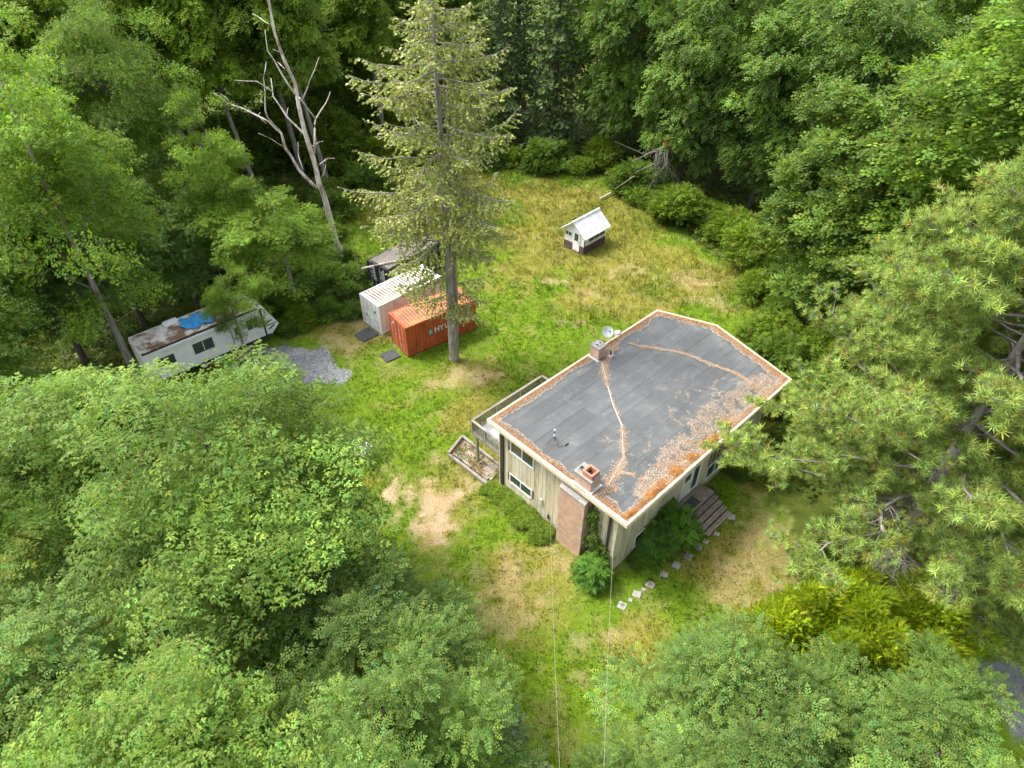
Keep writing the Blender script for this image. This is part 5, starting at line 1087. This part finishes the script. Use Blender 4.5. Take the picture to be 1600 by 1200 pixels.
for (u, v, s, pr, rz, lab) in ((4.5, 10.1, .86, sumac, .3, 'large dark green sumac beside the wooden entrance steps'), (3.3, 9.9, .6, sumac, 2.3, 'lower sumac under the side window'), (-.5, 8.65, .58, sumac, 4.0, 'bright sumac at the near corner of the house under the cable'),
                               (-.3, 8.05, .5, bushB, 1.0, 'pale green bush right of the brick chimney foot'), (-.2, 1.3, .42, bushB, 2.0, 'low bush below the lower front window by the corner'), (-.3, 2.4, .46, bushB, 3.1, 'low bush in the middle below the lower front window'), (-.35, 3.5, .5, bushB, 4.4, 'low bush right of the lower front window'),
                               (-.35, 4.8, .45, bushB, 5.4, 'low bush left of the brick chimney foot'), (-.3, .5, .35, bushB, .4, 'small bush at the left front corner of the house'), (11.9, 10.0, .7, bushA, .9, 'dark bush against the right wall beyond the trellis window'), (13.4, 10.3, .8, bushA, 2.9, 'dark bush at the far right corner of the house'),
                               (8.75, 9.45, .3, bushA, 1.9, 'small dark bush between door and trellis window'), (2.2, 9.9, .42, bushA, 3.3, 'dark low bush at the near side window corner')):
    x, y, _ = hw(u, v); plant(pr, (x, y), rz, s if pr is sumac else (s, s, s * .48), lab, 'shrub', HB)
p = gz(1290, 880, .8); plant(bushA, (p[0], p[1]), 1, .85, 'round bluish bush at the foot of the large pine', 'shrub')
# climbing vine by the chimney
def vine():
    rg = np.random.default_rng(14); r = empty('climbing_vine', hw(.3, 8.0, 0)); tag(r, 'climbing vine on the front wall right of the brick chimney', 'vine'); o = np.array(r.location)
    st = [np.array(hw(.36, 7.95 + .25 * sin(z * 1.3), z)) - o for z in np.linspace(0, 4.1, 12)]; MB().tube([Vector(s) for s in st], [.03] * 11 + [.01], 5).build('stem', M['bark_dark'], r)
    n = 420; z = np.concatenate([rg.uniform(0, 2.2, n * 2 // 3), rg.uniform(2.2, 4.3, n - n * 2 // 3)]); v = 7.95 + .25 * np.sin(z * 1.3) + rg.normal(0, .3, n) * np.where(z > 2.2, .5, 1); u = .34 - np.abs(rg.normal(0, .18, n))
    Pp = np.array([hw(a, b, c) for a, b, c in zip(u, v, z)]) - o; cc = colors(rg, n, (.1, .18, .02), .25)
    V, F, C = stamp(Pp, unit(rg.normal(0, 1, (n, 3)) + np.array([0, 0, -.4])), unit(np.array([[-.7, -.6, .6]]) + rg.normal(0, .4, (n, 3))), SPR_S[0], SPR_S[1], rg.uniform(.9, 1.5, n), cc); link('leaves', mesh_from('leaves', V, F, C), M['leaf'], r)
vine()
# little spruce tip at the lower edge of the lawn
def bed_plants():
    rg = np.random.default_rng(31); n = 330; u = rg.uniform(-.2, 1.2, n); v = rg.uniform(-3.4, .3, n); k = fbm(u, v, .6, 3, 12) > .5; u, v = u[k], v[k]; n = len(u)
    Pp = np.array([hw(a, c, .1 + .15 * rg.random()) for a, c in zip(u, v)]); cc = colors(rg, n, (.13, .17, .03), .3, (.3, .12, .05), .3)
    V, F, C = stamp(Pp, unit(rg.normal(0, 1, (n, 3)) + np.array([0, 0, .3])), unit(np.array([[0, 0, 1.]]) + rg.normal(0, .5, (n, 3))), SPR_S[0], SPR_S[1], rg.uniform(.8, 1.4, n), cc); tag(link('bed_weeds', mesh_from('bed_weeds', V, F, C), M['leaf']), 'weeds and dead leaves scattered in the bare garden bed', 'weeds', kind='stuff')
bed_plants()
sp = make_conifer('young_spruce', 95, 9.5, 1.0, 1.9, 46, (.07, .11, .06), ([0, 1], [1, .05]), sag=.1, upturn=.15, spray=.2, dens=8, bark='bark_dark', r_base=.12, wide=.06)
plant(sp, (.05, 9.3), 0, 1.0, 'young spruce tip poking out beside the lower lawn', 'tree')

# ------------------------------------------------------------------ grass and undergrowth cover
def grass():
    rg = np.random.default_rng(21)
    def blades(n, hmin, hmax, w, sel, name, label, k=4, spread=.07):
        x = rg.uniform(-26, 23, n); y = 78 - 70 * rg.random(n) ** .85; ok = sel(x, y) & ~forest_mask(x, y); x, y = x[ok], y[ok]
        # keep off buildings
        du = (x - HX) * cos(HA) + (y - HY) * sin(HA); dv = (x - HX) * sin(HA) - (y - HY) * cos(HA); ok = ~((du > .2) & (du < 16.4) & (dv > .5) & (dv < 9.3))
        for cx, cy, ca, cl, cw in ((-7.594, 38.741, .65, 6.1, 2.45), (-9.9, 41.44, .7787, 6.1, 2.45), (-9.98, 46.49, .89, 6.1, 2.45), (-24.4, 34.8, .736, 9.4, 2.5), (6.3, 53.55, .8, 2.6, 2)):
            a = (x - cx) * cos(ca) + (y - cy) * sin(ca); b = -(x - cx) * sin(ca) + (y - cy) * cos(ca); ok &= ~((a > 0) & (a < cl) & (b > 0) & (b < cw))
        for px, py in ((572, 523), (609, 556), (389, 558)): q = gz(px, py); ok &= np.hypot(x - q[0], y - q[1]) > .85
        for px, py, s in ST: q = gz(px, py); ok &= np.hypot(x - q[0], y - q[1]) > s * .5
        x, y = x[ok], y[ok]; c, fb, fg = ground_col(x, y); ok = rg.random(len(x)) > np.maximum(fg * .97, fb * .55); x, y, c, fb = x[ok], y[ok], c[ok], fb[ok]; n = len(x)
        h = rg.uniform(hmin, hmax, n) * (1 - .5 * fb) * (.6 + .8 * fbm(x, y, 2, 3, 55)); x = np.repeat(x, k) + rg.normal(0, spread, n * k); y = np.repeat(y, k) + rg.normal(0, spread, n * k); h = np.repeat(h, k) * rg.uniform(.6, 1.2, n * k)
        c = np.repeat(c, k, 0) * np.exp(rg.normal(0, .22, (n * k, 1))); P_ = np.stack([x, y, np.full(n * k, -.05)], 1); D = unit(np.stack([rg.normal(0, .55, n * k), rg.normal(0, .55, n * k), np.ones(n * k)], 1)); U = rg.normal(0, 1, (n * k, 3))
        V, F, C = stamp(P_, D, U, [(0, -.5 * w, 0), (0, .5 * w, 0), (1, 0, 0)], [[0, 1, 2]], h, c); tag(link(name, mesh_from(name, V, F, C), M['grass']), label, 'grass', kind='stuff')
    meadow = lambda x, y: (y > 43 + 4 * (fbm(x, y, 5, 2, 66) - .5)) & ((x > -1 + (y < 50) * 3) | (y > 52))
    blades(100000, .09, .2, .28, lambda x, y: ~meadow(x, y), 'lawn_grass', 'short mown lawn grass of the clearing')
    blades(52000, .25, .6, .1, meadow, 'meadow_grass', 'tall dry meadow grass at the far end of the clearing', 4, .12)
    # leafy cover on the forest floor
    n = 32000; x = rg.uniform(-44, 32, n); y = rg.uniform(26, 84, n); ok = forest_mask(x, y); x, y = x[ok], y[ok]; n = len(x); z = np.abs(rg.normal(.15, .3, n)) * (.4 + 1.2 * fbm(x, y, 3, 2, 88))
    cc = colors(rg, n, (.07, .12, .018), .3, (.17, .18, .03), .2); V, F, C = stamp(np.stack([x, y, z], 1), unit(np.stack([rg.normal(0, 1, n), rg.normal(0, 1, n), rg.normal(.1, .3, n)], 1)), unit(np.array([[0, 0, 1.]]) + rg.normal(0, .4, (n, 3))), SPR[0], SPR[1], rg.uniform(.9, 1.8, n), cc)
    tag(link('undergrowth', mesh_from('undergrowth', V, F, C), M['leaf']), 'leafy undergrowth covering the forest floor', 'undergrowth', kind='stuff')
    # weeds in the meadow margin
    n = 9000; x = rg.uniform(-20, 22, n); y = rg.uniform(44, 75, n); ok = ~forest_mask(x, y) & (fbm(x, y, 2.5, 3, 99) > np.where(y > 58, .45, .6)); x, y = x[ok], y[ok]; n = len(x)
    cc = colors(rg, n, (.09, .15, .015), .25, (.2, .2, .04), .25); V, F, C = stamp(np.stack([x, y, rg.uniform(.1, .5, n)], 1), unit(np.stack([rg.normal(0, 1, n), rg.normal(0, 1, n), rg.normal(.5, .5, n)], 1)), unit(np.array([[0, 0, 1.]]) + rg.normal(0, .5, (n, 3))), SPR_S[0], SPR_S[1], rg.uniform(.9, 1.7, n), cc)
    tag(link('meadow_weeds', mesh_from('meadow_weeds', V, F, C), M['leaf']), 'leafy weeds scattered through the far meadow', 'weeds', kind='stuff')
    # clover and weeds in the lawn
    n = 9000; x = rg.uniform(-14, 14, n); y = rg.uniform(10, 44, n); ok = ~forest_mask(x, y) & (fbm(x, y, 1.2, 3, 201) > .52); du = (x - HX) * cos(HA) + (y - HY) * sin(HA); dv = (x - HX) * sin(HA) - (y - HY) * cos(HA); ok &= ~((du > 0) & (du < 16.6) & (dv > .3) & (dv < 9.4)) & ~((du > 5.8) & (du < 8.9) & (dv > 9) & (dv < 11.7))
    for cx, cy, ca in ((-7.594, 38.741, .65), (-9.9, 41.44, .7787)): a = (x - cx) * cos(ca) + (y - cy) * sin(ca); c_ = -(x - cx) * sin(ca) + (y - cy) * cos(ca); ok &= ~((a > -.3) & (a < 6.2) & (c_ > -.1) & (c_ < 2.5))
    c, fb, fg = ground_col(x, y); ok &= (fb < .3) & (fg < .2); x, y = x[ok], y[ok]; n = len(x); cc = colors(rg, n, (.075, .16, .014), .3, (.2, .2, .03), .15)
    V, F, C = stamp(np.stack([x, y, rg.uniform(.0, .08, n)], 1), unit(np.stack([rg.normal(0, 1, n), rg.normal(0, 1, n), rg.normal(.3, .3, n)], 1)), unit(np.array([[0, 0, 1.]]) + rg.normal(0, .4, (n, 3))), SPR_S[0], SPR_S[1], rg.uniform(.5, 1.0, n), cc)
    tag(link('lawn_weeds', mesh_from('lawn_weeds', V, F, C), M['leaf']), 'clover and small weeds growing in the lawn', 'weeds', kind='stuff')
    # loose gravel
    n = 30000; x = rg.uniform(-23, -11, n); y = rg.uniform(33, 42, n); c, fb, fg = ground_col(x, y); ok = fg > rg.random(n) * .8 + .15; x, y = x[ok], y[ok]; n = len(x)
    T = [(-.5, -.4, 0), (.5, -.45, 0), (.4, .5, 0), (-.45, .4, 0), (0, 0, .55)]; g = rg.uniform(.12, .36, (n, 1)); cc = np.concatenate([g * .97, g, g * 1.04], 1)
    V, F, C = stamp(np.stack([x, y, np.full(n, -.01)], 1), unit(np.stack([rg.normal(0, 1, n), rg.normal(0, 1, n), rg.normal(0, .2, n)], 1)), np.tile([[0, 0, 1.]], (n, 1)), T, [[0, 1, 4], [1, 2, 4], [2, 3, 4], [3, 0, 4]], rg.uniform(.04, .1, n), cc)
    tag(link('gravel_stones', mesh_from('gravel_stones', V, F, C), M['litter']), 'loose grey gravel stones in front of the trailer', 'gravel', kind='stuff')
grass()
